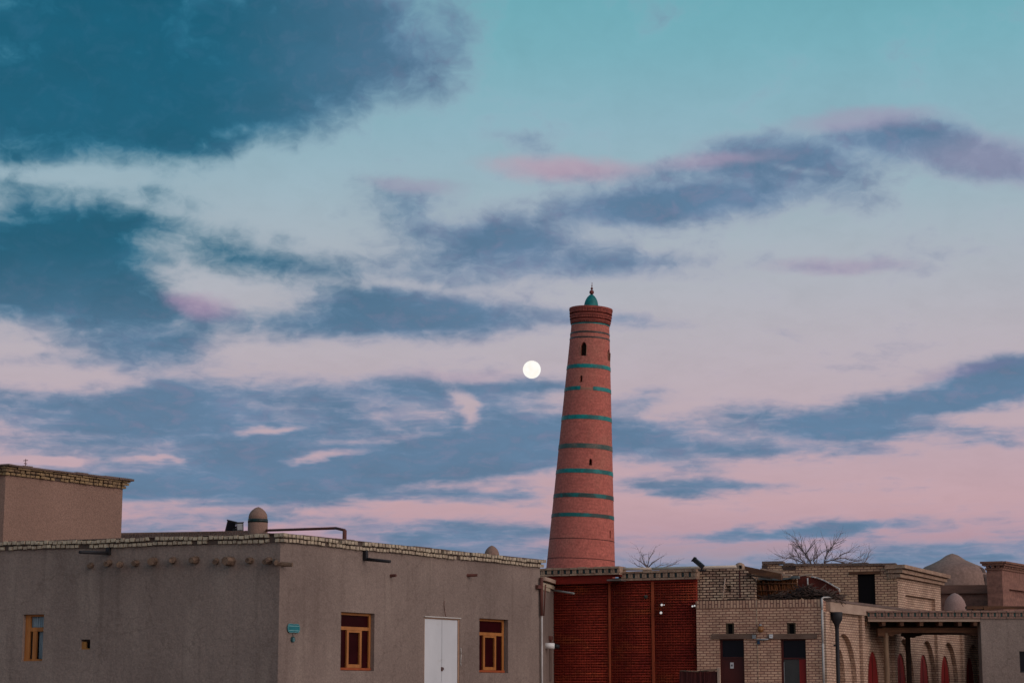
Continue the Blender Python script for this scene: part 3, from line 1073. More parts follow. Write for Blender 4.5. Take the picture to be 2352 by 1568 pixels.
b.tube((x - 0.1, 0.1, z + 0.02), (x + 0.02, -0.26, z + 0.0), 0.06, 0.05, 7, smooth=False)
part('beam_end', b, M_LOG, house, FR)
for p, ln, dx in ((K3(748, 475), .16, 0.02), (K3(1460, 470), .22, 0.2)):
    x, z = FR.pix(p, -0.05)
    b = MB()
    b.tube((x, 0.1, z), (x + dx, -ln, z + 0.01), 0.045, 0.035, 7, smooth=False)
    part('beam_end', b, M_BROWNM, house, FR)

# drain spouts
for fr, px, K, top, bot, out in ((FL, (738, 690), K1, 655, 705, (-0.15, -1.05)), (FR, (482, 315), K3, 235, 330, (0.12, -0.72))):
    x, z = fr.pix(K(*px))
    zt, zb = fr.pix(K(px[0], top))[1], fr.pix(K(px[0], bot))[1]
    b = MB()
    b.box(x - 0.045, x + 0.045, -0.10, -0.002, zb, zt)
    b.tube((x, -0.05, z - 0.01), (x + out[0], out[1], z - (0.05 if fr is FL else 0.085)), 0.042, 0.036, 8)
    part('drain_spout', b, M_BLACK, house, fr)

# parapet of the far side of the roof, little domed turrets
x0, x1 = backL.pix(K1(770, 555))[0], backL.pix(K2(790, 345))[0]
zp = backL.pix(K2(400, 350))[1]
b = MB()
b.wall([(-LEN_L + 1, TOP - 0.3), (x1 + 0.3, TOP - 0.3), (x1 + 0.3, backL.pix(K2(790, 345))[1]), (x0, backL.pix(K1(815, 555))[1]), (-LEN_L + 1, backL.pix(K1(815, 555))[1])], thick=0.35)
part('parapet', b, M_MUD2, house, backL)
b = MB()
r = random.Random(9)
x = x0
while x < x1:
    b.box(x, x + 0.055, -0.02, 0.0 - 0.001, zp - 0.13, zp - 0.02 + r.uniform(-.01, .01))
    x += 0.085
part('parapet_trim', b, M_ROOF, house, backL)


def turret(K, cx, top, base, rad_px, Y, band, name):
    u, v = K(cx, base)
    px = (K(cx + rad_px, base)[0] - u)
    c = at_depth(u, v, Y)
    rr = px / FPX * Y * 1.01
    z1 = at_depth(u, K(cx, top)[1], Y).z
    fr = Frame(c, 20)
    h = z1 - c.z
    d = h * (0.37 if band else 0.82)
    zd = z1 - d
    b = MB()
    prof = [(rr * 1.10, TOP - 0.2), (rr * 1.06, zd - 0.12), (rr, zd - 0.01), (rr * 1.02, zd)]
    for k in range(1, 11):
        t = k / 10
        prof.append((rr * (1 - t ** 2.0) ** 0.72 if k < 10 else 0.0, zd + d * t))
    b.lathe(prof, 28)
    o = part('turret', b, M_MUD2, house, fr)
    if band:
        zb0, zb1 = (at_depth(u, K(cx, y)[1], Y).z for y in band)
        b = MB()
        b.lathe([(rr * 1.02, zb0), (rr * 1.085, zb0 + 0.002), (rr * 1.075, zb1 - 0.002), (rr * 1.0, zb1)], 28)
        part('tile_band', b, M_TEALD, o, fr)
    return o


turret(K2, 864, 153, 380, 74, 55.0, (281, 252), 'turret')
turret(K3, 1687, 188, 300, 69, 57.5, None, 'turret')

# ------------------------------------------------------------------ taller block behind
FT = Frame.at(K1(28, 400)[0], K1(28, 400)[1], 51.0, 56.0)
FTL = Frame(FT.o, -20.6)
zc = FT.pix(K1(30, 165))[1]
lt = FT.pix(K1(822, 400))[0]
block = thing('mud_tower_house', 'taller brown mud block standing behind the corner house roof', 'house', FT)
b = MB()
b.wall(rl(0, lt, 0, zc), thick=0.4)
part('wall', b, M_MUD2, block, FT)
b = MB()
b.wall(rl(-6, 0, 0, zc), thick=0.4)
part('wall', b, M_MUD2, block, FTL)
b = MB()
b.box(0.02, lt - 0.004, 0.02, 5.5, zc + 0.02, zc + 0.12)
b.box(lt - 0.4, lt - 0.003, 0.4, 5.5, 0, zc + 0.01)
part('roof', b, M_ROOF, block, FT)
for fr, a, c in ((FT, 0, lt), (FTL, -6, 0)):
    r = random.Random(6)
    b = MB()
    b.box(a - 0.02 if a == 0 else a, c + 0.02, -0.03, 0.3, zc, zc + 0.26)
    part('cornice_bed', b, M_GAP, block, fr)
    b = MB()
    for zz, h, out in ((zc + 0.005, 0.062, 0.07), (zc + 0.088, 0.062, 0.11), (zc + 0.165, 0.04, 0.15)):
        x = a - (out if a == 0 else 0)
        while x < c + out:
            w = r.uniform(0.11, 0.16) if out < 0.15 else r.uniform(0.3, 0.5)
            if r.random() > 0.06:
                b.box(x, min(x + w, c + out), -out + r.uniform(-.02, .015), 0.05, zz + r.uniform(-.008, .008), zz + h + r.uniform(-.01, .01))
            x += w + r.uniform(0.015, 0.05)
    part('cornice', b, M_TIPY, block, fr)
    b = MB()
    x = a - (0.17 if a == 0 else 0)
    while x < c + 0.22:
        w = r.uniform(0.25, 0.7)
        b.box(x, min(x + w, c + 0.24), -0.20 + r.uniform(-.02, .02), 0.3, zc + 0.212, zc + 0.262 + r.uniform(-.012, .02))
        x += w - 0.01
    part('coping', b, M_ROOF, block, fr)
# thin aerial on its roof
x, z = FT.pix(K1(171, 118), 0.2)
zt = FT.pix(K1(171, 58), 0.2)[1]
b = MB()
b.tube((x, 0.2, zc + 0.2), (x, 0.2, zt), 0.011, 0.009, 6)
b.tube((x - 0.05, 0.2, zt - 0.12), (x + 0.05, 0.2, zt - 0.12), 0.010, n=6)
b.tube((x, 0.12, zt - 0.04), (x, 0.28, zt - 0.04), 0.010, n=6)
single('roof_aerial', b, M_BROWNM, FT, 'thin rod aerial standing on the taller block', 'aerial')

# ------------------------------------------------------------------ things on and at the front house
# pair of floodlights on the far parapet
xa, za = backL.pix(K2(665, 338))
fl = thing('roof_floodlight', 'pair of black floodlights on the parapet left of the turret', 'floodlight', backL)
b = MB()
b.box(xa - 0.12, xa + 0.22, 0.1, 0.2, za - 0.03, za + 0.05)
b.tube((xa - 0.16, 0.15, za + 0.02), (xa + 0.2, 0.15, za + 0.16), 0.03)
part('bracket', b, M_BLACK, fl, backL)
for px, py, tilt, sz in ((632, 308, 0.25, 1.1), (706, 312, -0.05, 0.85)):
    x, z = backL.pix(K2(px, py))
    m = Matrix.Translation((x, 0.12, z)) @ Matrix.Rotation(tilt, 4, 'Y') @ Matrix.Rotation(0.5, 4, 'Z')
    b = MB()
    b.box(-0.12 * sz, 0.12 * sz, -0.05, 0.05, -0.15 * sz, 0.15 * sz, m)
    b.box(-0.14 * sz, 0.14 * sz, -0.075, -0.051, 0.13 * sz, 0.16 * sz, m)
    h = part('lamp_head', b, M_BLACK, fl, backL)
    b = MB()
    b.box(-0.09 * sz, 0.09 * sz, -0.06, -0.0505, -0.11 * sz, 0.11 * sz, m)
    part('lens', b, M_LENS if sz < 1 else M_BLACKGLASS, h, backL)

# brown pipe from the turret to a post on the parapet
xp, zp0 = FR.pix(K2(1562, 425), 0.3)
zt = FR.pix(K2(1562, 340), 0.3)[1]
pw = FR.world(xp, 0.3, zt)
q0 = at_depth(*K2(935, 342), 54.9)
b = MB()
b.tube(pw, Vector((pw.x, pw.y, TOP)), 0.05, n=8)
k = pw.lerp(q0, 0.10) + Vector((0, 0, 0.05))
b.path([pw, k, q0], 0.034)
single('roof_pipe', b, M_BROWNM, WORLD, 'brown pipe running from the domed turret to a bent post', 'pipe')

# turquoise street sign with a round number plate below
KS = crop(1120, 2460, 12.06)
x0, x1, z0, z1 = FR.rect(KS(330, 395), KS(892, 832))
sg = thing('street_sign', 'turquoise enamel street sign with pale lines near the house corner', 'sign', FR)
b = MB()
w, h = x1 - x0, z1 - z0
xc = (x0 + x1) / 2
out = [(x0 + .10 * w, z0), (xc - .02, z0), (xc, z0 + .015), (xc + .02, z0), (x1 - .10 * w, z0), (x1 - .02 * w, z0 + .2 * h), (x1, z0 + .35 * h), (x1, z0 + .65 * h), (x1 - .02 * w, z0 + .8 * h), (x1 - .10 * w, z1), (xc + .02, z1), (xc, z1 - .015), (xc - .02, z1), (x0 + .10 * w, z1), (x0 + .02 * w, z0 + .8 * h),
       (x0, z0 + .65 * h), (x0, z0 + .35 * h), (x0 + .02 * w, z0 + .2 * h)]
b.prism(out, -0.035, -0.018)
part('plate', b, M_SIGN, sg, FR)
b = MB()
for zz in (z0 + .22 * h, z0 + .755 * h):
    b.box(x0 + .05 * w, x1 - .05 * w, -0.039, -0.0352, zz - 0.006, zz + 0.006)
for i, (ax, bx) in enumerate(zip(out, out[1:] + out[:1])):
    b.tube((ax[0], -0.036, ax[1]), (bx[0], -0.036, bx[1]), 0.004, n=5)
part('line', b, M_SIGNL, sg, FR)
b = MB()
b.box(xc - 0.10, xc + 0.10, -0.018, -0.002, z0 + .35 * h, z0 + .65 * h)
part('bracket', b, M_BLACK, sg, FR)
cxn, czn = FR.pix(KS(590, 1155))
npl = thing('number_plate', 'small dark round house number plate hanging under the turquoise sign', 'number plate', FR)
b = MB()
rr = 0.066
b.prism([(cxn + rr * math.cos(t * math.pi / 10), czn + rr * math.sin(t * math.pi / 10)) for t in range(20)], -0.032, -0.012)
b.tube((cxn, -0.02, czn + rr), (cxn, -0.02, z0 - 0.002), 0.006, n=5)
b.box(cxn - 0.02, cxn + 0.02, -0.012, -0.002, czn - 0.02, czn + 0.02)
part('plate', b, M_PLATE, npl, FR)
b = MB()
for i in range(12):
    t0, t1 = i * math.pi / 6, (i + 1) * math.pi / 6
    b.tube((cxn + 0.02 + 0.018 * math.cos(t0), -0.034, czn - 0.005 + 0.036 * math.sin(t0)), (cxn + 0.02 + 0.018 * math.cos(t1), -0.034, czn - 0.005 + 0.036 * math.sin(t1)), 0.006, n=5)
part('digit', b, M_SIGNL, npl, FR)

# loose cables beside and above the door
pts = [FR.pix(K3(x, y)) for x, y in ((1392, 1150), (1397, 1210), (1390, 1290), (1396, 1322))]
b = MB()
b.path([(x, -0.012, z) for x, z in pts], 0.010, 6)
single('door_cable', b, M_WPIPE, FR, 'short pale cable hanging beside the white double door', 'cable')
pts = [FR.pix(K3(x, y)) for x, y in ((1238, 708), (1236, 750), (1242, 800), (1250, 850), (1262, 874))]
b = MB()
b.path([(x, -0.006, z) for x, z in pts], 0.007, 6)
single('wall_cable', b, M_BROWNM, FR, 'thin dark cable on the plaster above the white door', 'cable')

# ------------------------------------------------------------------ recessed wall beside the house
FN = Frame(FR.world(LEN_R, 0.0, 0), 79.0)
KC = crop(2150, 2280, 13.06)
KD = crop(2150, 2530, 7.8)
ln = FN.pix(KC(1150, 1300))[0]
zt = FN.pix(KC(250, 640))[1]
niche = thing('side_wall', 'narrow grey plastered wall with slanting brick ledges beside the red screen', 'wall', FN)
b = MB()
b.wall(rl(0.03, ln, 0, zt - 0.10), thick=0.5)
part('wall', b, M_MUD, niche, FN)
b = MB()
b.box(0.12, ln + 0.12, -0.05, 0.45, zt - 0.10, zt)
b.box(0.12, ln * 0.45, -0.03, 0.3, zt - 0.2, zt - 0.104)
part('ledge', b, M_TIP, niche, FN)
b = MB()
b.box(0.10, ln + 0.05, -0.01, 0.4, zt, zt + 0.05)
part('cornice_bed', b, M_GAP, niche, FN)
b = MB()
b.box(0.12, ln + 0.35, -0.12, 0.45, zt + 0.05, zt + 0.15)
part('coping', b, M_PLB, niche, FN)
# gutter pipe poking out under the ledge
p0, p1 = FN.world(FN.pix(KC(720, 1035))[0], -0.03, FN.pix(KC(720, 1035))[1]), None
p1 = at_depth(*KC(1900, 1200), p0.y - 0.9)
b = MB()
b.tube(p0, p1, 0.028, 0.026, 8)
single('gutter_pipe', b, surf('dull_zinc', (0.30, 0.31, 0.30), (0.2, 0.2, 0.19), (4, 4, 4), rough=0.6), WORLD, 'thin grey gutter pipe poking out before the red screen', 'pipe')

# downpipe in the inner corner
x, z = FR.pix(K4(183, 330), -0.07)
dp = thing('downpipe', 'slim downpipe, dark above and white below, at the grey house end', 'downpipe', FR)
b = MB()
xq = LEN_R - 0.05
zb = FR.pix(K4(190, 770), -0.07)[1]
b.tube((xq, -0.07, FR.pix(K4(183, 320), -0.07)[1]), (xq + 0.01, -0.07, zb), 0.05, 0.04, 8)
b.tube((xq + 0.13, -0.12, FR.pix(K4(183, 400), -0.07)[1]), (xq + 0.09, -0.09, zb), 0.018, n=6)
b.box(xq - 0.2, xq + 0.02, -0.10, -0.01, FR.pix(K4(140, 440), -0.05)[1] - 0.03, FR.pix(K4(140, 420), -0.05)[1] + 0.03)
part('upper_pipe', b, M_BROWNM, dp, FR)
b = MB()
b.tube((xq + 0.02, -0.07, zb - 0.002), (xq + 0.03, -0.07, 0.1), 0.026, n=8)
part('lower_pipe', b, M_WPIPE, dp, FR)

# white tubular lamp on a black arm
c0 = FN.world(0.9, -0.42, 0)
YL = c0.y
a, e = at_depth(*KD(215, 395), YL), at_depth(*KD(530, 405), YL)
lp = thing('wall_lamp', 'white tubular wall lamp on a black arm beside the red screen', 'lamp', FN)
b = MB()
mi = FN.m.inverted()
b.tube(mi @ a, mi @ e, 0.082, n=14)
part('lamp_tube', b, surf('white_lamp_plastic', (0.78, 0.78, 0.76), rough=0.4), lp, FN)
b = MB()
e2 = at_depth(*KD(668, 425), YL + 0.05)
b.tube(mi @ (e + Vector((0.006, 0, 0))), mi @ e2, 0.062, 0.055, 10)
b.path([mi @ e2, mi @ e2 + Vector((0, 0.16, -0.02)), Vector(((mi @ e2).x + 0.1, 0.01, (mi @ e2).z - 0.02))], 0.022)
part('arm', b, M_BLACK, lp, FN)
xb, zb = FN.pix(KD(385, 180))
b = MB()
b.box(xb - 0.22, xb + 0.22, -0.06, -0.002, zb - 0.03, zb + 0.07)
b.box(xb - 0.08, xb + 0.08, -0.04, -0.002, zb - 0.2, zb - 0.03)
single('cable_box', b, M_BROWNM, FN, 'small dark junction box above the white wall lamp', 'junction box')
xs0, zs = FN.pix(KD(385, 470))
b = MB()
b.box(xs0 - 0.13, xs0 + 0.13, -0.035, -0.002, FN.pix(KD(385, 1500))[1], zs)
single('brown_strip', b, surf('mottled_brown', (0.13, 0.085, 0.07), (0.19, 0.14, 0.12), (3, 3, 1.2), 0.3, 0.7), FN, 'brown upright strip below the white wall lamp', 'cable cover')  # dark streak on the wall, built as a raised brown strip

# ------------------------------------------------------------------ the leaning minaret
Y_M = 180.0
B0 = at_depth(1334.0, 1300.7, Y_M)
T0 = at_depth(1357.8, 702.0, Y_M)
AX = (T0 - B0).normalized()
base = B0 - AX * (B0.z / AX.z)
q = Vector((0, 0, 1)).rotation_difference(AX)
MM = Matrix.Translation(base) @ q.to_matrix().to_4x4()
FM_ = Frame((0, 0), 0)
FM_.m = MM
TL = (B0 - base).length


def axis_t(v, r):
    """height along the axis of a ring whose near side is seen at v"""
    f = (1300.7 - v) / (1300.7 - 702.0)
    u = 1334.0 + f * (1357.8 - 1334.0)
    p = at_depth(u, v, Y_M - r)
    return (p - base).dot(AX)


def v7(y):
    return (1100 + y / 2.6133) / 1.7415


def v8(y):
    return (1700 + y / 2.53) / 1.7415


PXM = Y_M / 4640.0
R_B, R_T = 79.0 * PXM, 44.8 * PXM
T_B, T_T = TL, axis_t(v7(495), R_T)


def shaft_r(t):
    return R_B + (R_T - R_B) * (t - T_B) / (T_T - T_B)


mina = bpy.data.objects.new('minaret', None)
link(mina, MM)
tag(mina, 'tall leaning red brick minaret with turquoise bands and dome', 'minaret')
b = MB()
rows = [(shaft_r(T_T * k / 60.0), T_T * k / 60.0) for k in range(61)]
b.lathe([(0, 0)] + rows + [(0, T_T)], 96)
shaft = bpy.data.objects.new('shaft', b.mesh('shaft'))
shaft.data.materials.append(M_MIN)
link(shaft, MM, mina)


def on_shaft(px, t):
    """angle round the shaft at which picture column px (at height t) is met"""
    c = base + AX * t
    uc = PW / 2 + FPX * (c.x / (c.y * math.cos(PITCH) + (c.z - CAMZ) * math.sin(PITCH)))
    s = max(-0.985, min(0.985, (px - uc) * PXM / shaft_r(t)))
    return -math.pi / 2 + math.asin(s)


def u7(x):
    return (2150 + x / 2.6133) / 1.7415


def u8(x):
    return (2100 + x / 2.53) / 1.7415


OPEN = [(u7(472), v7(690), v7(840), 62 / 2.6133 / 1.7415, 'niche'), (u7(748), v7(735), v7(860), 60 / 2.6133 / 1.7415, 'niche'),
        (u7(447), v7(1045), v7(1120), 27 / 2.6133 / 1.7415, 'slit'), (u8(655), v8(338), v8(408), 30 / 2.53 / 1.7415, 'slit'),
        (u8(856), v8(1040), v8(1125), 26 / 2.53 / 1.7415, 'slit')]
cut = MB()
frames = []
for u, va, vb, wpx, kind in OPEN:
    tb, tt = axis_t(vb, 2.0), axis_t(va, 2.0)
    tm = (tb + tt) / 2
    an = on_shaft(u, tm)
    w = wpx * PXM * (0.5 if kind == 'slit' else 0.52)
    R = shaft_r(tm)
    m = Matrix.Rotation(an + math.pi / 2, 4, 'Z')
    pts = [(-w, tb), (w, tb), (w, tt - w * 1.5), (w * 0.6, tt - w * 0.6), (0, tt), (-w * 0.6, tt - w * 0.6), (-w, tt - w * 1.5)]
    a = [cut.bm.verts.new(m @ Vector((x, -R - 0.6, z))) for x, z in pts]
    c = [cut.bm.verts.new(m @ Vector((x, -R + (0.55 if kind == 'niche' else 0.75), z))) for x, z in pts]
    n = len(pts)
    cut.bm.faces.new(a)
    cut.bm.faces.new(c[::-1])
    for i in range(n):
        j = (i + 1) % n
        cut.bm.faces.new((a[i], c[i], c[j], a[j]))
    frames.append((m, pts, R, w, kind, tb, tt))
co = bpy.data.objects.new('cutter', cut.mesh('cutter'))
col_.objects.link(co)
co.matrix_world = MM
mod = shaft.modifiers.new('openings', 'BOOLEAN')
mod.operation = 'DIFFERENCE'
mod.solver = 'EXACT'
mod.object = co
bpy.context.view_layer.update()
dg = bpy.context.evaluated_depsgraph_get()
new = bpy.data.meshes.new_from_object(shaft.evaluated_get(dg))
shaft.modifiers.clear()
shaft.data = new
bpy.data.objects.remove(co)
for p in shaft.data.polygons:
    p.use_smooth = False
for m, pts, R, w, kind, tb, tt in frames:
    b = MB()
    d = 0.45 if kind == 'niche' else 0.6
    vs = [b.bm.verts.new(m @ Vector((x * 0.98, -R + d - 0.02, z))) for x, z in pts]
    b.bm.faces.new(vs)
    bmesh.ops.solidify(b.bm, geom=b.bm.faces[:], thickness=0.05)
    part('window', b, M_DARK if kind == 'slit' else M_WOODD, mina, FM_)
    if kind == 'niche':
        for s in (-1, 1):
            e = MB()
            e.box(s * w - 0.05 if s < 0 else s * w, s * w if s < 0 else s * w + 0.05, -R - 0.05, -R + 0.2, tb, tt - w * 1.3, m)
            part('window_trim', e, M_MINL, mina, FM_)


def ring(t0, t1, mat, out=0.03, a0=0.0, a1=None, name='tile_band', ins=0.06):
    b = MB()
    r0, r1 = shaft_r(t0), shaft_r(t1)
    prof = [(r0 - ins, t0), (r0 + out, t0), (r1 + out, t1), (r1 - ins, t1)]
    b.lathe(prof, 96, smooth=False, a0=a0, a1=a1)
    if a1 is not None:
        pass
    return part(name, b, mat, mina, FM_)


for y0, y1, f, mat in ((588, 573, v7, M_TEALD), (642, 629, v7, M_TEALD), (962, 922, v7, M_TEAL), (1502, 1458, v7, M_TEAL),
                       (232, 184, v8, M_TEALG), (484, 442, v8, M_TEAL), (732, 690, v8, M_TEALP), (930, 892, v8, M_TEALP)):
    ring(axis_t(f(y0), 2.2), axis_t(f(y1), 2.2), mat)
# band with a stretch of lost tiles
t0, t1 = axis_t(v7(1200), 2.0), axis_t(v7(1160), 2.0)
ga, gb = on_shaft(u7(440), t0), on_shaft(u7(572), t0)
ring(t0, t1, M_TEAL, a0=gb, a1=ga + 2 * math.pi)
b = MB()
b.lathe([(shaft_r(t0) - .03, t0), (shaft_r(t0) + .012, t0), (shaft_r(t1) + .012, t1 - 0.12), (shaft_r(t1) - .03, t1 - 0.12)], 16, smooth=False, a0=ga + 0.01, a1=gb - 0.01)
part('bare_band', b, M_MINL, mina, FM_, 'bare stretch of band without tiles')
for y in (1145, 1345):
    t = axis_t(v8(y), 2.8)
    ring(t - 0.035, t + 0.035, surf('dark_joint', (0.10, 0.035, 0.03), rough=0.9), out=0.008, name='joint_course')
# corbelled cornice
TIERS = [(498, 486, 0, 44.6, M_TEAL, 0), (482, 446, 1, 47.0, M_MINR, 64), (438, 388, 1, 49.0, M_MINR, 72), (378, 320, 1, 50.4, M_MINR, 80)]
prev = R_T
for y0, y1, dent, rp, mat, nd in TIERS:
    t0, t1 = axis_t(v7(y0), 2.0), axis_t(v7(y1), 2.0)
    rr = rp * PXM
    b = MB()
    if not dent:
        b.lathe([(rr - .1, t0), (rr + .03, t0), (rr + .03, t1), (rr - .1, t1)], 96, smooth=False)
        part('tile_band', b, mat, mina, FM_)
        continue
    g = 0.10 * (t1 - t0)
    b.lathe([(rr - .35, t0 - 0.10), (rr - .24, t0 - 0.10), (rr - .22, t1), (rr - .35, t1)], 96, smooth=False)
    for i in range(nd):
        a = 2 * math.pi * i / nd
        m = Matrix.Rotation(a, 4, 'Z')
        b.box(rr - 0.26, rr, -0.052 * rr * 80 / nd * 0.5, 0.052 * rr * 80 / nd * 0.5, t0 + g, t1 - 0.16, m)
    b.lathe([(rr - .3, t1 - 0.14), (rr + .035, t1 - 0.13), (rr + .045, t1 - 0.02), (rr - .3, t1 - 0.02)], 96, smooth=False)
    part('cornice', b, mat, mina, FM_)
tt = axis_t(v7(312), 2.0)
rt = 50.4 * PXM
b = MB()
b.lathe([(0, tt - 0.25), (rt - .05, tt - 0.25), (rt + .03, tt - 0.22), (rt + .03, tt - 0.02), (rt - 0.1, tt), (0, tt)], 96, smooth=False)
part('cornice', b, M_MINR, mina, FM_)
# dome and finial
rd = 77 / 2.6133 / 1.7415 * PXM
ta = axis_t(v7(318), 0.9)
te = axis_t(v7(199), 0.0)
b = MB()
prof = [(rd * 0.98, tt - 0.05), (rd, ta)]
H = te - ta
for k in range(1, 15):
    s = k / 14
    prof.append((rd * (1 - s ** 2.1) ** 0.68 if k < 14 else 0, ta + H * s))
b.lathe(prof, 40)
part('dome', b, surf('turquoise_dome_glaze', (0.004, 0.175, 0.172), (0.006, 0.135, 0.135), (1.2, 1.2, 1.2), rough=0.5, grain=0.2, gscale=4), mina, FM_)
b = MB()
tp = axis_t(v7(76), 0.0)
b.tube((0, 0, te - 0.1), (0, 0, tp), 0.05, 0.02, 8)
b.ball((0, 0, axis_t(v7(180), 0)), 0.22, 14)
b.ball((0, 0, axis_t(v7(141), 0)), 0.12, 12)
b.ball((0, 0, axis_t(v7(112), 0)), 0.06, 10)
part('finial', b, surf('coppery_finial', (0.16, 0.04, 0.035), rough=0.5), mina, FM_)

# ------------------------------------------------------------------ red reed screen under a tiled cornice
FG = Frame.at(1285, 1450, 57.0, -24.0)
XE = FG.pix((1600, 1400))[0]
pav = thing('reed_pavilion', 'flat roofed pavilion of red reed screens under a tiled cornice', 'pavilion', FG)
ZL = 4.70
xp1, xp2 = FG.pix(K4(998, 700))[0], FG.pix(K4(1510, 700))[0]
b = MB()
ZBK = FG.pix(K4(1500, 350), -0.05)[1] + 0.08
b.box(-3.2, XE - 0.03, 0.10, 0.2, 0, ZBK)
part('backing', b, M_RED, pav, FG)
for i, (a, c) in enumerate(((-0.6, xp1 - 0.04), (xp1 + 0.04, xp2 - 0.05), (xp2 + 0.05, XE - 0.01))):
    r = random.Random(20 + i)
    b = MB()
    z = 0.05
    while z < ZL - 0.03:
        b.tube((a, 0.02 + r.uniform(-.006, .006), z + r.uniform(-.006, .006)), (c, 0.02 + r.uniform(-.006, .006), z + r.uniform(-.006, .006)), r.uniform(0.015, 0.021), n=5)
        z += 0.0715
    x = a + 0.02
    while x < c:
        b.tube((x + r.uniform(-.006, .006), 0.055, 0), (x + r.uniform(-.006, .006), 0.055, ZL - 0.01), r.uniform(0.011, 0.018), n=5)
        x += 0.074
    part('reed_screen', b, M_REED, pav, FG)
for x, w in ((xp1, 0.024), (xp2, 0.036)):
    b = MB()
    b.box(x - w, x + w, -0.03, 0.06, 0, ZL)
    part('post', b, M_REDP, pav, FG)


def tile_cornice(parent, fr, x0, x1, zb, zt, y, pitch, tw, nm, mb=M_BRKC, tile=M_TEALD, seed=1, deep=0.5, phase=0.0):
    """brick courses with upright dark tiles set between them"""
    r = random.Random(seed)
    h = zt - zb
    b = MB()
    b.box(x0, x1, y, y + deep, zb + .24 * h, zt - .26 * h)
    x = x0
    while x < x1:                       # lower ledge, brick by brick
        w = min(0.24, x1 - x)
        b.box(x + .004, x + w - .004, y - 0.045 + r.uniform(-.005, .005), y + deep, zb, zb + .2 * h + r.uniform(-.004, .004))
        x += 0.245
    x = x0
    while x < x1:
        w = min(0.24, x1 - x)
        b.box(x + .004, x + w - .004, y - 0.06 + r.uniform(-.006, .006), y + deep, zt - .24 * h, zt + r.uniform(-.008, .008))
        x += 0.245
    x = x0 + tw * 0.8 + phase
    tl_ = []
    while x < x1 - tw * .5:
        for k in range(2):
            xa = x + tw * .5 + (pitch - tw) * k / 2 + .008
            if xa < x1 - .05:
                b.box(xa, min(x1, xa + (pitch - tw) / 2 - .016), y - 0.022 + r.uniform(-.004, .004), y + .01, zb + .255 * h, zt - .275 * h)
        tl_.append((x - tw / 2, x + tw / 2, y - 0.006, y + 0.01, zb + .235 * h, zt - .27 * h))
        x += pitch
    b.bm.faces.index_update()
    n0 = len(b.bm.faces)
    for q_ in tl_:
        b.box(*q_)
    for i_, f_ in enumerate(b.bm.faces):
        f_.material_index = 1 if i_ >= n0 else 0
    o = part(nm, b, mb, parent, fr)
    o.data.materials.append(tile)
    return o


yl = -0.30
xl0, xl1 = FG.pix(K4(155, 250), yl)[0], FG.pix(K4(1118, 250), yl)[0]
zb, zt = FG.pix(K4(600, 297), yl)[1], FG.pix(K4(600, 203), yl)[1]
tile_cornice(pav, FG, xl0, xl1, zb, zt, yl, 0.192, 0.066, 'cornice', seed=2)
xr0, xr1 = FG.pix(K4(1105, 300), -0.05)[0], FG.pix(K4(2028, 300), -0.05)[0]
zb2, zt2 = FG.pix(K4(1500, 350), -0.05)[1], FG.pix(K4(1500, 238), -0.05)[1]
tile_cornice(pav, FG, xr0, xr1, zb2, zt2, -0.05, 0.205, 0.062, 'cornice', seed=5)
b = MB()
b.box(xl0 + 0.02, xl1 - 0.25, yl + 0.05, yl + 0.09, FG.pix(K4(600, 395), yl)[1], zb - 0.004)
b.box(xl0 + 0.02, xl1 - 0.02, yl + 0.09, 0.09, zb - 0.05, zb - 0.004)
b.box(xr0 + 0.05, xr1, -0.02, 0.03, ZL - 0.02, zb2 - 0.004)
part('fascia', b, M_REDF, pav, FG)
b = MB()
x, z = FG.pix(K4(1065, 352), -0.35)
b.box(x - 0.21, x + 0.21, -0.45, -0.05, z - 0.018, z + 0.025)
part('beam_end', b, surf('greyed_timber', (0.16, 0.135, 0.12), (0.10, 0.085, 0.075), (3, 9, 9)), pav, FG)
b = MB()
b.box(xl0 + 0.05, XE - 0.05, 0.25, 5.0, zb2 - 0.05, zb2 + 0.1)
part('roof', b, M_ROOF, pav, FG)

# cream tube along the roof edge
b = MB()
pa, pb, pc = FG.pix(K4(1122, 222), 0.0), FG.pix(K4(1500, 218), 0.05), FG.pix(K5(575, 192), 0.1)
b.path([(pa[0], -0.01, pa[1]), (pb[0], 0.04, pb[1]), (pc[0], 0.1, pc[1])], 0.042)
b.box(pa[0] - 0.03, pa[0] + 0.05, -0.08, 0.1, pa[1] - 0.13, pa[1] + 0.06)
single('roof_tube', b, M_CREAM, FG, 'long cream tube lying along the screen pavilion roof edge', 'tube')

# small lit lamps on the screen
KL = crop(2600, 2380, 10.69)
for nm, lab, spots in (('screen_lamp', 'upper of two small white lamps beside the russet post', [((500, 405), .62), ((602, 403), 0.28)]),
                       ('screen_lamp', 'lower of two small white lamps beside the russet post', [((468, 742), .7)]),
                       ('screen_lamp', 'small twin white lamp at the screen edge by the brick wall', [((1815, 462), 0.5), ((1908, 440), 0.48)])):
    lo = thing(nm, lab, 'lamp', FG, 'small lamps on the red screen')
    for (px, py), s in spots:
        x, z = FG.pix(KL(px, py), -0.12)
        b = MB()
        b.tube((x - 0.05 * s, -0.04, z + 0.06 * s), (x, -0.12, z), 0.022 * s, 0.055 * s, 12)
        b.tube((x - 0.05 * s, 0.0, z + 0.06 * s), (x - 0.05 * s, -0.04, z + 0.06 * s), 0.02 * s, n=8)
        h = part('lamp_head', b, M_GREYB, lo, FG)
        b = MB()
        d = (Vector((x, -0.12, z)) - Vector((x - 0.05 * s, -0.04, z + 0.06 * s))).normalized()
        b.tube(Vector((x, -0.12, z)) + d * 0.001, Vector((x, -0.12, z)) + d * 0.015, 0.052 * s, 0.04 * s, 12)
        part('lens', b, M_LAMP, h, FG)
x, z = FG.pix(K4(1432, 548), -0.03)
b = MB()
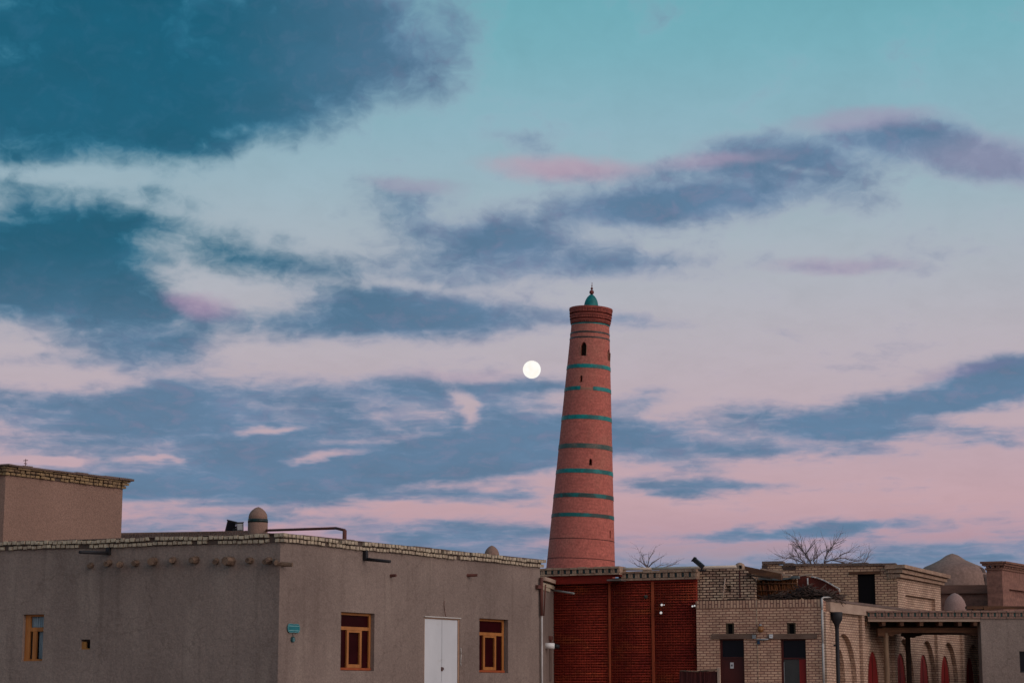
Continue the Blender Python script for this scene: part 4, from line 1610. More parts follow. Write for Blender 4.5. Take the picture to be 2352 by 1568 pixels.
b.lathe([(0, -0.05), (0.05, -0.045), (0.055, 0.03), (0.03, 0.05), (0, 0.05)], 12, c=(x, -0.06, z))
b.box(x - 0.02, x + 0.02, -0.02, 0.02, z - 0.02, z + 0.03)
single('round_fitting', b, surf('green_grey_plastic', (0.05, 0.055, 0.045)), FG, 'dull round fitting on the middle reed screen', 'wall fitting')

# black spotlight tilted up on the roof edge
x, z = FG.pix(K4(2085, 190), -0.2)
sp = thing('roof_spotlight', 'black tilted spotlight on the brick wall top beside the pavilion', 'spotlight', FG)
b = MB()
m = Matrix.Translation((x - 0.06, -0.2, z + 0.07)) @ Matrix.Rotation(0.7, 4, 'Y')
b.box(-0.19, 0.13, -0.08, 0.08, -0.055, 0.055, m)
b.box(-0.215, -0.19, -0.095, 0.095, -0.07, 0.07, m)
part('lamp_head', b, M_BLACK, sp, FG)
b = MB()
b.tube((x + 0.0, -0.2, z - 0.12), (x, -0.2, z + 0.05), 0.025)
b.box(x - 0.08, x + 0.09, -0.26, -0.14, z - 0.12, z - 0.09)
part('bracket', b, M_BLACK, sp, FG)

# ------------------------------------------------------------------ brick house with two doors
FB = Frame.at(1600, 1450, 55.2, -18.0)
XB = FB.pix(K5(1592, 900))[0]
ZB = FB.pix(K5(800, 588))[1]
ZS = FB.pix(K5(800, 676))[1]
bh = thing('brick_house', 'low buff brick house with two maroon doors and lintel beams', 'house', FB)


def r5(x0, y0, x1, y1, y=0.0):
    return FB.rect(K5(x0, y0), K5(x1, y1), y)


dA = r5(375, 1046, 665, 1046)
dB = r5(1095, 1046, 1395, 1046)
vA, vB = r5(450, 858, 552, 1000), r5(1173, 855, 1280, 1000)
DZ = 0.25
b = MB()
b.wall(rl(0, XB, 0, ZS), [(rl(dA[0], dA[1], DZ, dA[3]), 0.25, True), (rl(dB[0], dB[1], DZ, dB[3]), 0.25, True), (rl(*vA), 0.12, True), (rl(*vB), 0.12, True)], thick=0.4)
part('wall', b, M_BRK, bh, FB)
b = MB()
b.box(-0.01, XB + 0.01, -0.018, 0.4, ZS + 0.002, ZB)
part('upright_course', b, M_BRKS, bh, FB)
FA = Frame(FB.world(XB, 0, 0), 61.6)
b = MB()
b.box(0, XB + 0.2, 0.4, 4.0, ZB - 0.25, ZB - 0.03)
part('roof', b, M_ROOF, bh, FB)
# upper left part, set back a little and ragged at its right
up = [K5(110, 600), K5(792, 590), K5(792, 340), K5(735, 300), K5(712, 245), K5(670, 222), K5(560, 208), K5(300, 212), K5(110, 206)]
YU = 0.35
pz = [FB.pix(p, YU) for p in up]
pz[0] = (pz[0][0], ZB - 0.2)
pz[1] = (pz[1][0], ZB - 0.2)
ho = FB.rect(K5(460, 412), K5(512, 490), YU)
b = MB()
b.wall(pz, [(rl(*ho), 0.12, True)], y=YU, thick=0.3)
part('wall', b, M_BRKW, bh, FB, 'weathered brick wall piece on the roof')
b = MB()
x0, x1, z0, z1 = FB.rect(K5(470, 573), K5(685, 586), YU - 0.25)
b.box(x0, x1, YU - 0.3, YU - 0.15, z0, z1)
part('plank', b, M_WOODD, bh, FB)
b = MB()
pa, pb = FB.pix(K5(445, 330), YU - .04), FB.pix(K5(415, 580), YU - .2)
b.tube((pa[0], YU - .04, pa[1]), (pb[0], YU - .2, pb[1]), 0.022, n=6)
part('pole', b, M_PLB, bh, FB)
x0, x1, z0, z1 = FB.rect(K5(608, 240), K5(640, 560), YU - .01)
b = MB()
b.box(x0, x0 + 0.03, YU - .02, YU - .002, z0, z1)
part('rust_strip', b, M_MAROON, bh, FB)

# lintels
for a, c in ((288, 818), (948, 1532)):
    x0, x1, z0, z1 = r5(a, 986, c, 1041)
    b = MB()
    b.box(x0, x1, -0.03, 0.1, z0, z1)
    part('lintel', b, surf('worn_lintel_wood', (0.13, 0.075, 0.055), (0.19, 0.125, 0.095), (1.5, 6, 9), 0.35, 0.65, grain=0.2), bh, FB)
# vents
for rc in (vA, vB):
    x0, x1, z0, z1 = rc
    b = MB()
    b.box(x0 + .002, x0 + .055, 0.03, 0.11, z0 + .002, z1 - .002)
    b.box(x1 - .05, x1 - .002, 0.03, 0.11, z0 + .002, z1 - .002)
    b.box(x0 + .055, x1 - .05, 0.03, 0.11, z1 - .03, z1 - .002)
    b.box(x0 + .055, x1 - .05, 0.03, 0.11, z0 + .002, z0 + .035)
    o = part('vent', b, surf('olive_vent_wood', (0.075, 0.055, 0.035), (0.05, 0.036, 0.024), (6, 6, 2)), bh, FB)
    b = MB()
    b.box(x0 + .05, x1 - .045, 0.085, 0.115, z0 + .03, z1 - .025)
    part('slot', b, M_DARK, o, FB)
# doors
for (x0, x1, _, z1), K, kind in ((dA, 0, 'solid'), (dB, 1, 'glazed')):
    y = 0.10
    zt0 = FB.pix(K5(500, 1262 if not K else 1275), y)[1]
    b = MB()
    b.box(x0 + .002, x0 + .06, y, y + .1, DZ, z1 - .002)
    b.box(x1 - .03, x1 - .002, y, y + .1, DZ, z1 - .002)
    b.box(x0 + .06, x1 - .03, y, y + .1, z1 - .035, z1 - .002)
    b.box(x0 + .06, x1 - .03, y, y + .1, zt0 - .03, zt0 + .012)
    d = part('door', b, M_MAROON, bh, FB)
    b = MB()
    b.box(x0 + .06, x1 - .03, y + .03, y + .045, zt0 + .012, z1 - .035)
    part('transom_light', b, M_BLACKGLASS, d, FB)
    b = MB()
    if kind == 'solid':
        b.box(x0 + .062, x1 - .032, y + .02, y + .06, DZ + .01, zt0 - .032)
        part('leaf', b, M_MAROON, d, FB)
        b = MB()
        b.box(x0 + .15, x1 - .11, y + .008, y + .0195, 1.9, 1.915)
        part('rail', b, M_MAROON, d, FB)
    else:
        xg = FB.pix(K5(1322, 1400), y)[0]
        b.box(xg, x1 - .032, y + .012, y + .06, DZ + .01, zt0 - .032)
        b.box(x0 + .062, xg, y + .012, y + .06, DZ + .01, DZ + .5)
        part('leaf', b, M_ARCHRED, d, FB)
        b = MB()
        b.box(x0 + .062, xg - .001, y + .03, y + .04, DZ + .5, zt0 - .032)
        part('pane', b, M_GREYGL, d, FB)
        b = MB()
        xa = FB.pix(K5(1136, 1400), y)[0]
        b.box(xa - .018, xa + .018, y + .016, y + .029, DZ + .5, zt0 - .10)
        part('glass_strip', b, M_GREYB, d, FB)
x0, x1, z0, z1 = FB.rect(K5(504, 1322), K5(546, 1392), 0.11)
b = MB()
b.box(x0, x1, 0.112, 0.119, z0, z1)
no = single('door_notice', b, M_PAPER, FB, 'white paper notice on the left maroon door', 'notice')
b = MB()
xc = (x0 + x1) / 2
b.box(xc - .012, xc + .012, 0.108, 0.1118, z0 + .05, z1 - .05)
b.box(xc - .03, xc + .02, 0.108, 0.1118, z1 - .09, z1 - .075)
part('mark', b, M_BLACK, no, FB)
b = MB()
b.box(-0.02, 0, 0, 0.01, 0, 0.01)
b.bm.clear()
# lamp, meters and tube between the doors
x, z = FB.pix(K5(865, 932), -0.12)
gl = thing('globe_lamp', 'round amber globe lamp between the two maroon doors', 'lamp', FB)
b = MB()
b.ball((x, -0.15, z), 0.088, 20)
part('globe', b, M_AMBER, gl, FB)
b = MB()
b.tube((x, -0.15, z + .088), (x, -0.15, z + .14), 0.045, 0.03, 12)
b.tube((x, 0.0, z + .12), (x, -0.15, z + .12), 0.014, n=8)
part('bracket', b, M_GREYB, gl, FB)
for px, py, mt, lab in ((785, 1018, M_GREYB, 'grey square switch box on the left lintel end'), (985, 1013, surf('white_box_plastic', (0.68, 0.68, 0.69), rough=0.5), 'white square meter box on the right lintel end')):
    x, z = FB.pix(K5(px, py), -0.08)
    b = MB()
    b.box(x - .047, x + .047, -0.085, -0.031, z - .05, z + .05)
    o = single('meter_box', b, mt, FB, lab, 'box', 'boxes on the door lintels')
    b = MB()
    b.box(x - .02, x - .008, -0.089, -0.0855, z - .005, z + .012)
    b.box(x + .012, x + .024, -0.089, -0.0855, z + .0, z + .012)
    part('knob', b, M_GREYB, o, FB)
x0, x1, z0, z1 = r5(815, 1047, 962, 1060)
tb = thing('tube_light', 'short white tube light on brick between the maroon doors', 'lamp', FB)
b = MB()
b.tube((x0, -0.06, (z0 + z1) / 2), (x1, -0.06, (z0 + z1) / 2 + .01), 0.018, n=8)
part('tube', b, M_LENS, tb, FB)
b = MB()
b.box(x0 + .05, x1 - .05, -0.05, -0.002, (z0 + z1) / 2 - .02, (z0 + z1) / 2 + .025)
part('holder', b, M_GREYB, tb, FB)
x, z = FB.pix(K5(842, 1085))
b = MB()
b.box(x - .03, x + .03, -0.05, -0.002, z - .05, z + .05)
b.tube((x, -0.03, z + .05), (x, -0.03, z + .09), 0.008, n=6)
single('bell_push', b, M_BLUE, FB, 'small blue switch under the white tube light', 'switch')
pts = [FB.pix(K5(a, c)) for a, c in ((818, 590), (822, 700), (820, 800), (826, 885))]
b = MB()
b.path([(x, -0.028, z) for x, z in pts], 0.008, 6)
pts = [FB.pix(K5(a, c)) for a, c in ((830, 1120), (834, 1300), (838, 1568))]
b.path([(x, -0.014, z) for x, z in pts], 0.006, 6)
single('lamp_cable', b, M_TIP, FB, 'thin pale cable running down the brick to the globe lamp', 'cable')

# white downpipe at the corner
pts = [FB.pix(K5(a, c), -0.08) for a, c in ((1588, 566), (1590, 700), (1600, 1100), (1611, 1560))]
b = MB()
b.path([(x, -0.08, z) for x, z in pts] + [(pts[-1][0] + .01, -0.08, 0.1)], 0.030)
tp = [(0.05, -0.04, ZB + 0.05), (0.6, -0.02, ZB + 0.075), (1.5, 0.0, ZB + 0.02), (3.2, 0.05, ZB + 0.01)]
f2 = [FB.m.inverted() @ FA.world(*p) for p in tp]
b.path([(pts[0][0], -0.08, pts[0][1])] + f2, 0.022)
single('corner_pipe', b, M_WPIPE, FB, 'white pipe down the brick house corner and along its roof edge', 'pipe')

# ------------------------------------------------------------------ brick arcade running back
arc = thing('brick_arcade', 'pale brick arcade with pointed niches and red arched doors', 'arcade', FA)
ZF = FA.pix(K6(280, 812))[1]
ZT = FA.pix(K6(230, 700))[1]


def arch(cx, w, zs, za, z0=0.0, n=8):
    """pointed arch outline, counter-clockwise from lower left"""
    pts = [(cx - w, z0), (cx + w, z0)]
    for k in range(n + 1):
        t = k / n
        pts.append((cx + w * (1 - t ** 1.55) if k < n else cx, zs + (za - zs) * math.sin(t * math.pi / 2) ** 0.92))
    for k in range(n - 1, -1, -1):
        t = k / n
        pts.append((cx - w * (1 - t ** 1.55), zs + (za - zs) * math.sin(t * math.pi / 2) ** 0.92))
    return pts


BAYS = [1.72, 4.58, 7.15, 9.45, 11.75, 14.60]
HALF = [0.98, 0.95, 0.85, 0.85, 0.95, 0.95]
L_A = 19.0
b = MB()
b.wall(rl(0.0, L_A, 0, ZF), [(arch(c, h, 2.05, 3.26), 0.13, False) for c, h in zip(BAYS, HALF)], thick=0.13)
part('wall', b, M_BRKA, arc, FA)
b = MB()
b.wall(rl(0.02, L_A, 0, ZF - 0.02), [(arch(c, 0.50 if i else 0.42, 1.95, 2.84), 0.22, True) for i, c in enumerate(BAYS)], y=0.135, thick=0.3)
part('inner_wall', b, M_BRKA, arc, FA)
for i, c in enumerate(BAYS):
    if i == 0:
        continue
    b = MB()
    b.prism(arch(c, 0.497, 1.95, 2.835), 0.165, 0.30)
    d = part('arched_door', b, M_ARCHRED, arc, FA)
    b = MB()
    b.box(c - 0.012, c + 0.012, 0.155, 0.1645, 0.3, 2.7)
    part('seam', b, M_MAROON, d, FA)
for x in (0.25, 3.12, 6.0, 10.35, 13.15):
    b = MB()
    b.box(x - 0.11 if x > 1 else x - 0.25, x + 0.11, -0.10, -0.002, 0, ZF - 0.004)
    part('pilaster', b, M_BRKA, arc, FA)
b = MB()
b.box(0.30, L_A, -0.14, 0.4, ZF, ZT)
part('fascia', b, M_PLB, arc, FA)
b = MB()
b.box(0.0, 0.296, -0.012, 0.4, ZF, ZT + 0.02)
part('corner_pier', b, M_BRK, arc, FA)
b = MB()
b.box(0.32, L_A, -0.16, 4.5, ZT + 0.003, ZT + 0.07)
part('roof', b, M_ROOF, arc, FA)

# black rainwater hopper and pipe
x, z = FA.pix(K6(252, 830), -0.2)
hp = thing('hopper_pipe', 'black rainwater pipe with a funnel head before the arcade', 'downpipe', FA)
b = MB()
za = FA.pix(K6(250, 800), -0.2)[1]
zb = FA.pix(K6(250, 880), -0.2)[1]
zc_ = FA.pix(K6(250, 935), -0.2)[1]
rr = 0.16
b.lathe([(rr * .9, za), (rr, za - .02), (rr * .95, zb), (0.07, zc_), (0.055, zc_ - 0.1)], 14, c=(x, -0.22, 0))
b.lathe([(0, za - .03), (rr * .9, za)], 14, c=(x, -0.22, 0))
part('hopper', b, M_BLACK, hp, FA)
b = MB()
b.tube((x, -0.22, zc_ - 0.09), (x - 0.02, -0.22, 0.05), 0.055, n=10)
for zz in (2.9, 1.6):
    b.box(x - 0.1, x + 0.1, -0.2, -0.142, zz, zz + 0.04)
part('pipe', b, M_BLACK, hp, FA)

# ------------------------------------------------------------------ upper brick house
FU = Frame.at(2062, 1350, 61.0, -18.0)
FS = Frame(FU.o, 61.6)
uh = thing('upper_brick_house', 'sandy brick upper house with a black empty doorway and ledged cornice', 'house', FU)
dr = FU.rect(K6(484, 388), K6(682, 720))
tl = [K5(882, 150), K5(1130, 176), K5(1250, 186), K5(1770, 182), K6(600, 300), K6(900, 298)]
tops = [FU.pix(p) for p in tl]
zc = FU.pix(K6(900, 298))[1]
zlow = FU.pix(K5(882, 235))[1]
out = [(tops[0][0] - 1.6, ZB - 0.3), (0, ZB - 0.3), (0, zc)] + tops[::-1] + [(tops[0][0], zlow), (tops[0][0] - 1.6, zlow - .05)]
b = MB()
b.wall(out, [(rl(*dr), 0.35, False)], thick=0.35)
part('wall', b, M_BRKU, uh, FU)
b = MB()
b.box(dr[0] + .002, dr[1] - .002, 0.06, 0.33, dr[2] + .002, dr[3] - .002)
part('doorway', b, M_DARK, uh, FU)  # flat black slab, darkness of the unlit interior put into its colour
x0, x1, z0, z1 = FU.rect(K6(394, 368), K6(735, 388))
b = MB()
b.box(x0, x1, -0.05, 0.2, z0, z1)
part('lintel', b, M_WOODB, uh, FU)
b = MB()
r = random.Random(8)
for (xa, za), (xb, zb) in zip(tops, tops[1:]):
    n = max(1, int((xb - xa) / 0.35))
    for k in range(n):
        t0, t1 = k / n, (k + 1) / n
        zz = za + (zb - za) * (t0 + t1) / 2
        b.box(xa + (xb - xa) * t0 + .004, xa + (xb - xa) * t1 - .004, -0.05 + r.uniform(-.015, .01), 0.36, zz + .003, zz + .075 + r.uniform(-.012, .015))
part('coping', b, M_ROOF, uh, FU)
xsd = FS.pix(K6(1383, 600))[0]
zr = FS.pix(K6(1380, 430))[1]
rec = FS.rect(K6(1003, 618), K6(1325, 700))
zrec = FS.pix(K6(1160, 636))[1]
b = MB()
b.wall([(0, 0), (xsd, 0), (xsd, zr + .1), (0, zc - .02)], [(rl(rec[0], rec[1], 3.2, zrec), 0.12, True)], thick=0.35)
part('wall', b, M_BRKA, uh, FS)
for k, (ya, yb, ra, rb, o_) in enumerate((((300, 338), (402, 440), 0, 0, 0.30), ((345, 385), (445, 478), 0, 0, 0.2), ((395, 432), (482, 512), 0, 0, 0.12))):
    z1a, z0a = FS.pix(K6(948, ya[0]))[1], FS.pix(K6(948, ya[1]))[1]
    z1b, z0b = FS.pix(K6(1383, yb[0]))[1], FS.pix(K6(1383, yb[1]))[1]
    b = MB()
    b.prism([(-o_ * .6, z0a), (xsd + o_ * .6, z0b), (xsd + o_ * .6, z1b), (-o_ * .6, z1a)], -o_, 0.3)
    part('cornice', b, M_BRKC, uh, FS)
x0 = FU.pix(K6(822, 400))[0]
for k, (ya, yb, o_) in enumerate(((300, 336, 0.17), (342, 380, 0.11), (388, 440, 0.06))):
    z1, z0 = FU.pix(K6(880, ya))[1], FU.pix(K6(880, yb))[1]
    b = MB()
    if k == 0:
        b.box(x0 - o_ * .5, o_ * .3, -o_, 0.1, z0, z1)
    else:
        n = 4
        for j in range(n):
            a = x0 + (0 - x0) * j / n
            b.box(a, a + (0 - x0) / n * .62, -o_, 0.1, z0, z1)
    part('cornice', b, M_BRKC, uh, FU)
b = MB()
b.box(tops[0][0] + .05, -0.05, 0.36, 4.0, zc - 0.3, zc - 0.15)
part('roof', b, M_ROOF, uh, FU)
b = MB()
x, z = FU.pix(K9(500, 215))
b.box(x - .08, x + .1, -0.03, -0.002, z - .10, z + .02)
x, z = FU.pix(K9(1010, 262))
b.box(x - .2, x + .2, -0.02, -0.002, z - .05, z + .05)
part('dark_mark', b, M_BLOTCH, uh, FU)  # two thin dark marks on the wall face

# ------------------------------------------------------------------ odds and ends on the brick house roof
FP = FB.moved(0, 1.3)
x0, x1, z0, z1 = FP.rect(K9(305, 490), K9(1185, 880))
zb = ZB - 0.03
pan = thing('reed_hurdle', 'upright reed hurdle standing on the brick house roof', 'reed hurdle', FP)
r = random.Random(31)
b = MB()
b.box(x0 + .02, x1 - .02, 0.03, 0.05, zb + .15, z1 - .02)
part('backing', b, M_STRAW, pan, FP)
b = MB()
x = x0
while x < x1:
    t = r.uniform(-.05, .02)
    b.tube((x + .06, r.uniform(-.01, .02), zb + .08 + r.uniform(-.03, .04)), (x + t, r.uniform(-.01, .02), z1 + r.uniform(-.03, .02) - .04 * math.sin((x - x0) / (x1 - x0) * 3.1)), r.uniform(.012, .024), n=5)
    x += r.uniform(.035, .075)
part('reed', b, M_STRAW, pan, FP)
b = MB()
b.tube((x0, -0.04, z1 - .12), (x1, -0.04, z1 - .14), 0.016, n=6)
b.tube((x0, -0.04, zb + .35), (x1, -0.04, zb + .33), 0.016, n=6)
part('rail', b, M_WOODB, pan, FP)
# sagging grey board on top of it
pa, pb, pc = FP.pix(K9(380, 470), -.05), FP.pix(K9(800, 492), -.05), FP.pix(K9(1190, 440), -.05)
b = MB()
for (a, c) in ((pa, pb), (pb, pc)):
    b.prism([(a[0], a[1] - .03), (c[0], c[1] - .03), (c[0], c[1] + .015), (a[0], a[1] + .015)], -0.12, 0.12)
x0g, x1g, z0g, z1g = FP.rect(K9(1050, 420), K9(1200, 470), -.1)
b.box(x0g, x1g, -0.14, 0.1, z0g, z1g)
single('grey_board', b, surf('grey_board', (0.12, 0.135, 0.14), (0.08, 0.09, 0.095), (4, 4, 4)), FP, 'sagging grey board lying on the reed panel top', 'board')
# bowed red felt mat
ol = [K9(1190, 430), K9(1350, 425), K9(1560, 470), K9(1700, 520), K9(1850, 600), K9(1990, 690), K9(2040, 800), K9(1185, 870)]
pts = [FP.pix(p, 0.2) for p in ol]
b = MB()
b.prism(pts[::-1], 0.16, 0.24)
single('felt_mat', b, M_MAT, FP, 'bowed dark red felt mat propped beside the reed panel', 'mat')
b = MB()
pp = [FP.pix(K9(*p), 0.12) for p in ((1460, 438), (1560, 450), (1700, 505), (1830, 570), (1950, 640), (2030, 680), (2040, 750))]
b.path([(x, 0.12, z) for x, z in pp], 0.020, 6)
single('bowed_rod', b, M_WPIPE, FP, 'pale bowed rod along the edge of the red felt mat', 'rod')
b = MB()
pa, pb = FP.pix(K9(1382, 462), 0.1), FP.pix(K9(1388, 640), 0.1)
b.tube((pa[0], 0.1, pa[1]), (pb[0], 0.1, pb[1] - .3), 0.018, n=6)
single('white_stake', b, M_WPIPE, FP, 'short white stake standing before the red felt mat', 'stake')
# planks sloping off the ragged wall
for nm, lab, (pA, pB), th, Yo, mt in (('roof_plank', 'broad brown plank sloping from the ragged brick wall', (K9(110, 285), K9(850, 440)), .17, 0.5, M_WOODB),
                                      ('roof_plank', 'thin dark plank below the broad sloping plank', (K9(160, 395), K9(640, 468)), .05, 0.3, M_WOODD),
                                      ('roof_plank', 'pale plank lying against the sandy upper wall', (K9(800, 392), K9(1060, 410)), .05, 2.4, M_PLB),
                                      ('roof_plank', 'short pale plank above the white stake', (K9(1240, 415), K9(1480, 385)), .04, 2.4, M_PLB),
                                      ('roof_plank', 'long tan plank propped against the upper house wall end', (K9(430, 290), K9(900, 352)), .07, 2.6, M_BRKC)):
    a, c = FB.pix(pA, Yo), FB.pix(pB, Yo)
    b = MB()
    b.prism([(a[0], a[1] - th / 2), (c[0], c[1] - th / 2), (c[0], c[1] + th / 2), (a[0], a[1] + th / 2)], Yo - .1, Yo + .12)
    single(nm, b, mt, FB, lab, 'plank', 'planks on the brick house roof')
# brushwood heap
r = random.Random(77)
b = MB()
hx = [K9(540, 870), K9(800, 800), K9(1000, 830), K9(1250, 690), K9(1380, 650), K9(1560, 720), K9(1750, 780), K9(1900, 800), K9(2010, 850)]
prof = [FP.pix(p, -0.35) for p in hx]
for k in range(520):
    j = r.choice([0, 1, 2, 3, 3, 4, 4, 5, 5, 6, 6, 7])
    t = r.random()
    x = prof[j][0] + (prof[j + 1][0] - prof[j][0]) * t
    top = prof[j][1] + (prof[j + 1][1] - prof[j][1]) * t
    z = zb + (max(top, zb + .08) - zb) * math.sqrt(r.random())
    y = -0.35 + r.uniform(-.35, .35)
    d = Vector((r.uniform(-1, 1), r.uniform(-.6, .6), r.uniform(-.28, .28))).normalized() * r.uniform(.12, .34)
    c = Vector((x, y, max(z, zb + .02)))
    b.tube(c - d, c + d + Vector((0, 0, .02)), r.uniform(.008, .017), r.uniform(.004, .009), n=4)
bw = single('brushwood_heap', b, M_TWIG, FP, 'heap of dark brushwood before the reed panel on the roof', 'brushwood')

# clay finial on the ragged wall
c = at_depth(*K5(620, 238), 55.6)
ff = Frame(c, 0)
zt = at_depth(*K5(620, 143), 55.6).z
b = MB()
h = zt - c.z
b.lathe([(.17, c.z - .05), (.165, c.z + .2 * h), (.15, c.z + .5 * h), (.11, c.z + .8 * h), (.05, c.z + .96 * h), (0, zt)], 20)
cf = single('clay_finial', b, M_BRKC, ff, 'small domed clay finial on the ragged brick wall top', 'finial')
b = MB()
b.box(-.035, .03, -.185, -.10, c.z + .02, c.z + .6 * h)
part('slot', b, M_DARK, cf, ff)

# ------------------------------------------------------------------ timber porch under a tiled cornice, plastered house at the right
XC = FA.pix(K6(535, 900))[0]
oc = FA.world(XC, -0.16, 0)
FC = Frame(oc, 0.0)
po = thing('timber_porch', 'flat porch with turquoise tiled cornice and carved timber beam', 'porch', FC)
xe = FC.pix(K6(1812, 900))[0]
zb, zt = FC.pix(K6(1200, 868))[1], FC.pix(K6(1200, 784))[1]
tile_cornice(po, FC, 0.0, xe, zb, zt, 0.0, 0.187, 0.045, 'cornice', mb=surf('pinkish_cornice_brick', (0.30, 0.185, 0.145), (0.23, 0.14, 0.11), (5, 5, 9), grain=0.2), tile=surf('deep_turquoise_tile', (0.008, 0.055, 0.052), rough=0.4), seed=12, deep=0.25)
zp0 = FC.pix(K6(1200, 902))[1]
b = MB()
b.box(0.02, xe, 0.005, 0.25, zp0, zb - .003)
part('fascia', b, M_PLB, po, FC)
bx0, bx1, bz0, bz1 = FC.rect(K6(752, 968), K6(1806, 1022), 0.45)
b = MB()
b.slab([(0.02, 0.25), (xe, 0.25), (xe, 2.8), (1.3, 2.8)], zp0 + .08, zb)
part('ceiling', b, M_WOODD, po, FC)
for px in (570, 770, 968, 1178, 1385, 1592, 1760):
    x = FC.pix(K6(px, 930), 0.02)[0]
    b = MB()
    b.box(x - .05, x + .05, 0.03, 2.2, zp0 - .12, zp0 - .002)
    part('joist', b, M_WOODB, po, FC)
b = MB()
b.box(bx0 - .35, bx1, 0.70, 0.75, bz1 - .05, zp0 + .07)
part('board', b, M_WOODD, po, FC)  # dark sheet added behind the joists to close the bright gaps
b = MB()
b.box(bx0, bx1, 0.40, 0.66, bz0, bz1)
b.box(bx0 - .14, bx0 + .07, 0.38, 0.64, bz0 - .10, bz1 - .02)
part('beam', b, M_WOODB, po, FC)


def carved(x0, x1, z1, z0, dirn, y0, y1, mat):
    """scroll-cut bracket under the beam"""
    n = 14
    pts = [(x0, z1), (x1, z1)]
    low = []
    for k in range(n + 1):
        t = k / n
        d = (z1 - z0) * (1 - t) ** 0.8 * (0.82 + 0.18 * math.cos(t * math.pi * 5))
        low.append((x0 + (x1 - x0) * t, z1 - max(d, .004)))
    if dirn < 0:
        low = [(x1 - (p[0] - x0), p[1]) for p in low][::-1]
    b = MB()
    b.prism(low + [(x1, z1 + .001), (x0, z1 + .001)], y0, y1)
    return part('bracket', b, mat, po, FC)


zk = FC.pix(K6(880, 1078), 0.45)[1]
xa = FC.pix(K6(778, 1050), 0.45)[0]
carved(xa, FC.pix(K6(975, 1050), 0.45)[0], bz0 - .002, zk, 1, 0.44, 0.60, M_WOODB)
carved(FC.pix(K6(1640, 1050), 0.45)[0], bx1, bz0 - .002, zk, -1, 0.44, 0.60, M_WOODB)
x0c, x1c = FC.pix(K6(768, 1200), 0.5)[0], FC.pix(K6(828, 1200), 0.5)[0]
b = MB()
xc, rc = (x0c + x1c) / 2, (x1c - x0c) / 2
b.lathe([(rc * 1.25, 0), (rc * 1.25, .3), (rc, .4), (rc * 1.02, 1.4), (rc * .92, bz0 - .14), (rc * 1.15, bz0 - .10), (rc * 1.15, bz0 - .003)], 16, c=(xc, 0.52, 0))
part('column', b, M_WOODP, po, FC)
# inner row: dark bar standing for beam shadow, capital and column further under the roof
YI = 2.4
ix0, ix1, iz0, iz1 = FC.rect(K6(968, 1020), K6(1642, 1044), YI)
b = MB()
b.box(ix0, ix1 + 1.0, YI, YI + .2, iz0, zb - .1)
part('beam', b, M_WOODD, po, FC)  # shadow below the front beam, put in as a dark bar
zk2 = FC.pix(K6(1080, 1095), YI)[1]
xi = FC.pix(K6(1040, 1200), YI)[0]
wk = FC.pix(K6(1190, 1050), YI)[0] - xi
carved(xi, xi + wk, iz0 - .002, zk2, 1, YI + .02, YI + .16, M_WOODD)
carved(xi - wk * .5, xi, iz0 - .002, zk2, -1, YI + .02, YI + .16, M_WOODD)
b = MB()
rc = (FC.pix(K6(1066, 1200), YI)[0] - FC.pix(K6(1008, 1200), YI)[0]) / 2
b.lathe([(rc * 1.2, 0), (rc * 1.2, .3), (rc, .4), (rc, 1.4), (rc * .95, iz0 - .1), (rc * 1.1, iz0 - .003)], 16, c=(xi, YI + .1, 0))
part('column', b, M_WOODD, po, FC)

mh = thing('plastered_house', 'plain grey plastered house with a black window right of the porch', 'house', FC)
wr = FC.rect(K6(2232, 1222), K6(2400, 1452))
b = MB()
XM = xe + 7.0
b.wall(rl(xe + .003, XM, 0, zb - .01), [(rl(*wr), 0.3, True)], thick=0.4)
b.slab([(xe + .006, .4), (xe + .3, .4), (xe + 4.0, 7.0), (xe + 3.7, 7.0)], 0, zb - .02)
part('wall', b, M_MUD, mh, FC)
b = MB()
b.box(wr[0] + .003, wr[0] + .04, 0.08, 0.14, wr[2] + .003, wr[3] - .003)
b.box(wr[0] + .04, wr[1] - .003, 0.08, 0.14, wr[3] - .04, wr[3] - .003)
b.box(wr[0] + .04, wr[1] - .003, 0.08, 0.14, wr[2] + .003, wr[2] + .04)
wo = part('window', b, M_BLACK, mh, FC)
b = MB()
b.box(wr[0] + .04, wr[1] - .003, 0.11, 0.12, wr[2] + .04, wr[3] - .04)
part('pane', b, M_BLACKGLASS, wo, FC)
tile_cornice(mh, FC, xe + .003, XM, zb - .006, zt, 0.0, 0.187, 0.045, 'cornice', mb=surf('pinkish_cornice_brick_far', (0.30, 0.185, 0.145), (0.23, 0.14, 0.11), (5, 5, 9), grain=0.2), tile=surf('deep_turquoise_tile_far', (0.008, 0.055, 0.052), rough=0.4), seed=13, deep=0.3)
b = MB()
b.slab([(xe + .02, .3), (XM, .3), (XM + 3.5, 7.0), (xe + 3.75, 7.0)], zb - .2, zb + .05)
part('roof', b, M_ROOF, mh, FC)
# long timber lying along that roof
x0, x1, z0, z1 = FC.rect(K6(1655, 738), K6(2400, 768), 1.6)
b = MB()
b.box(x0, x1, 1.5, 1.7, z0, z1)
b.box(x1 - 1.5, x1 - 1.2, 1.48, 1.72, z0 - .03, z1 - .02)
b.box(x0 + .2, x0 + .3, 1.52, 1.68, zb + .05, z0 - .002)
single('roof_timber', b, M_WOODB, FC, 'long brown timber lying on the plastered house roof', 'timber')

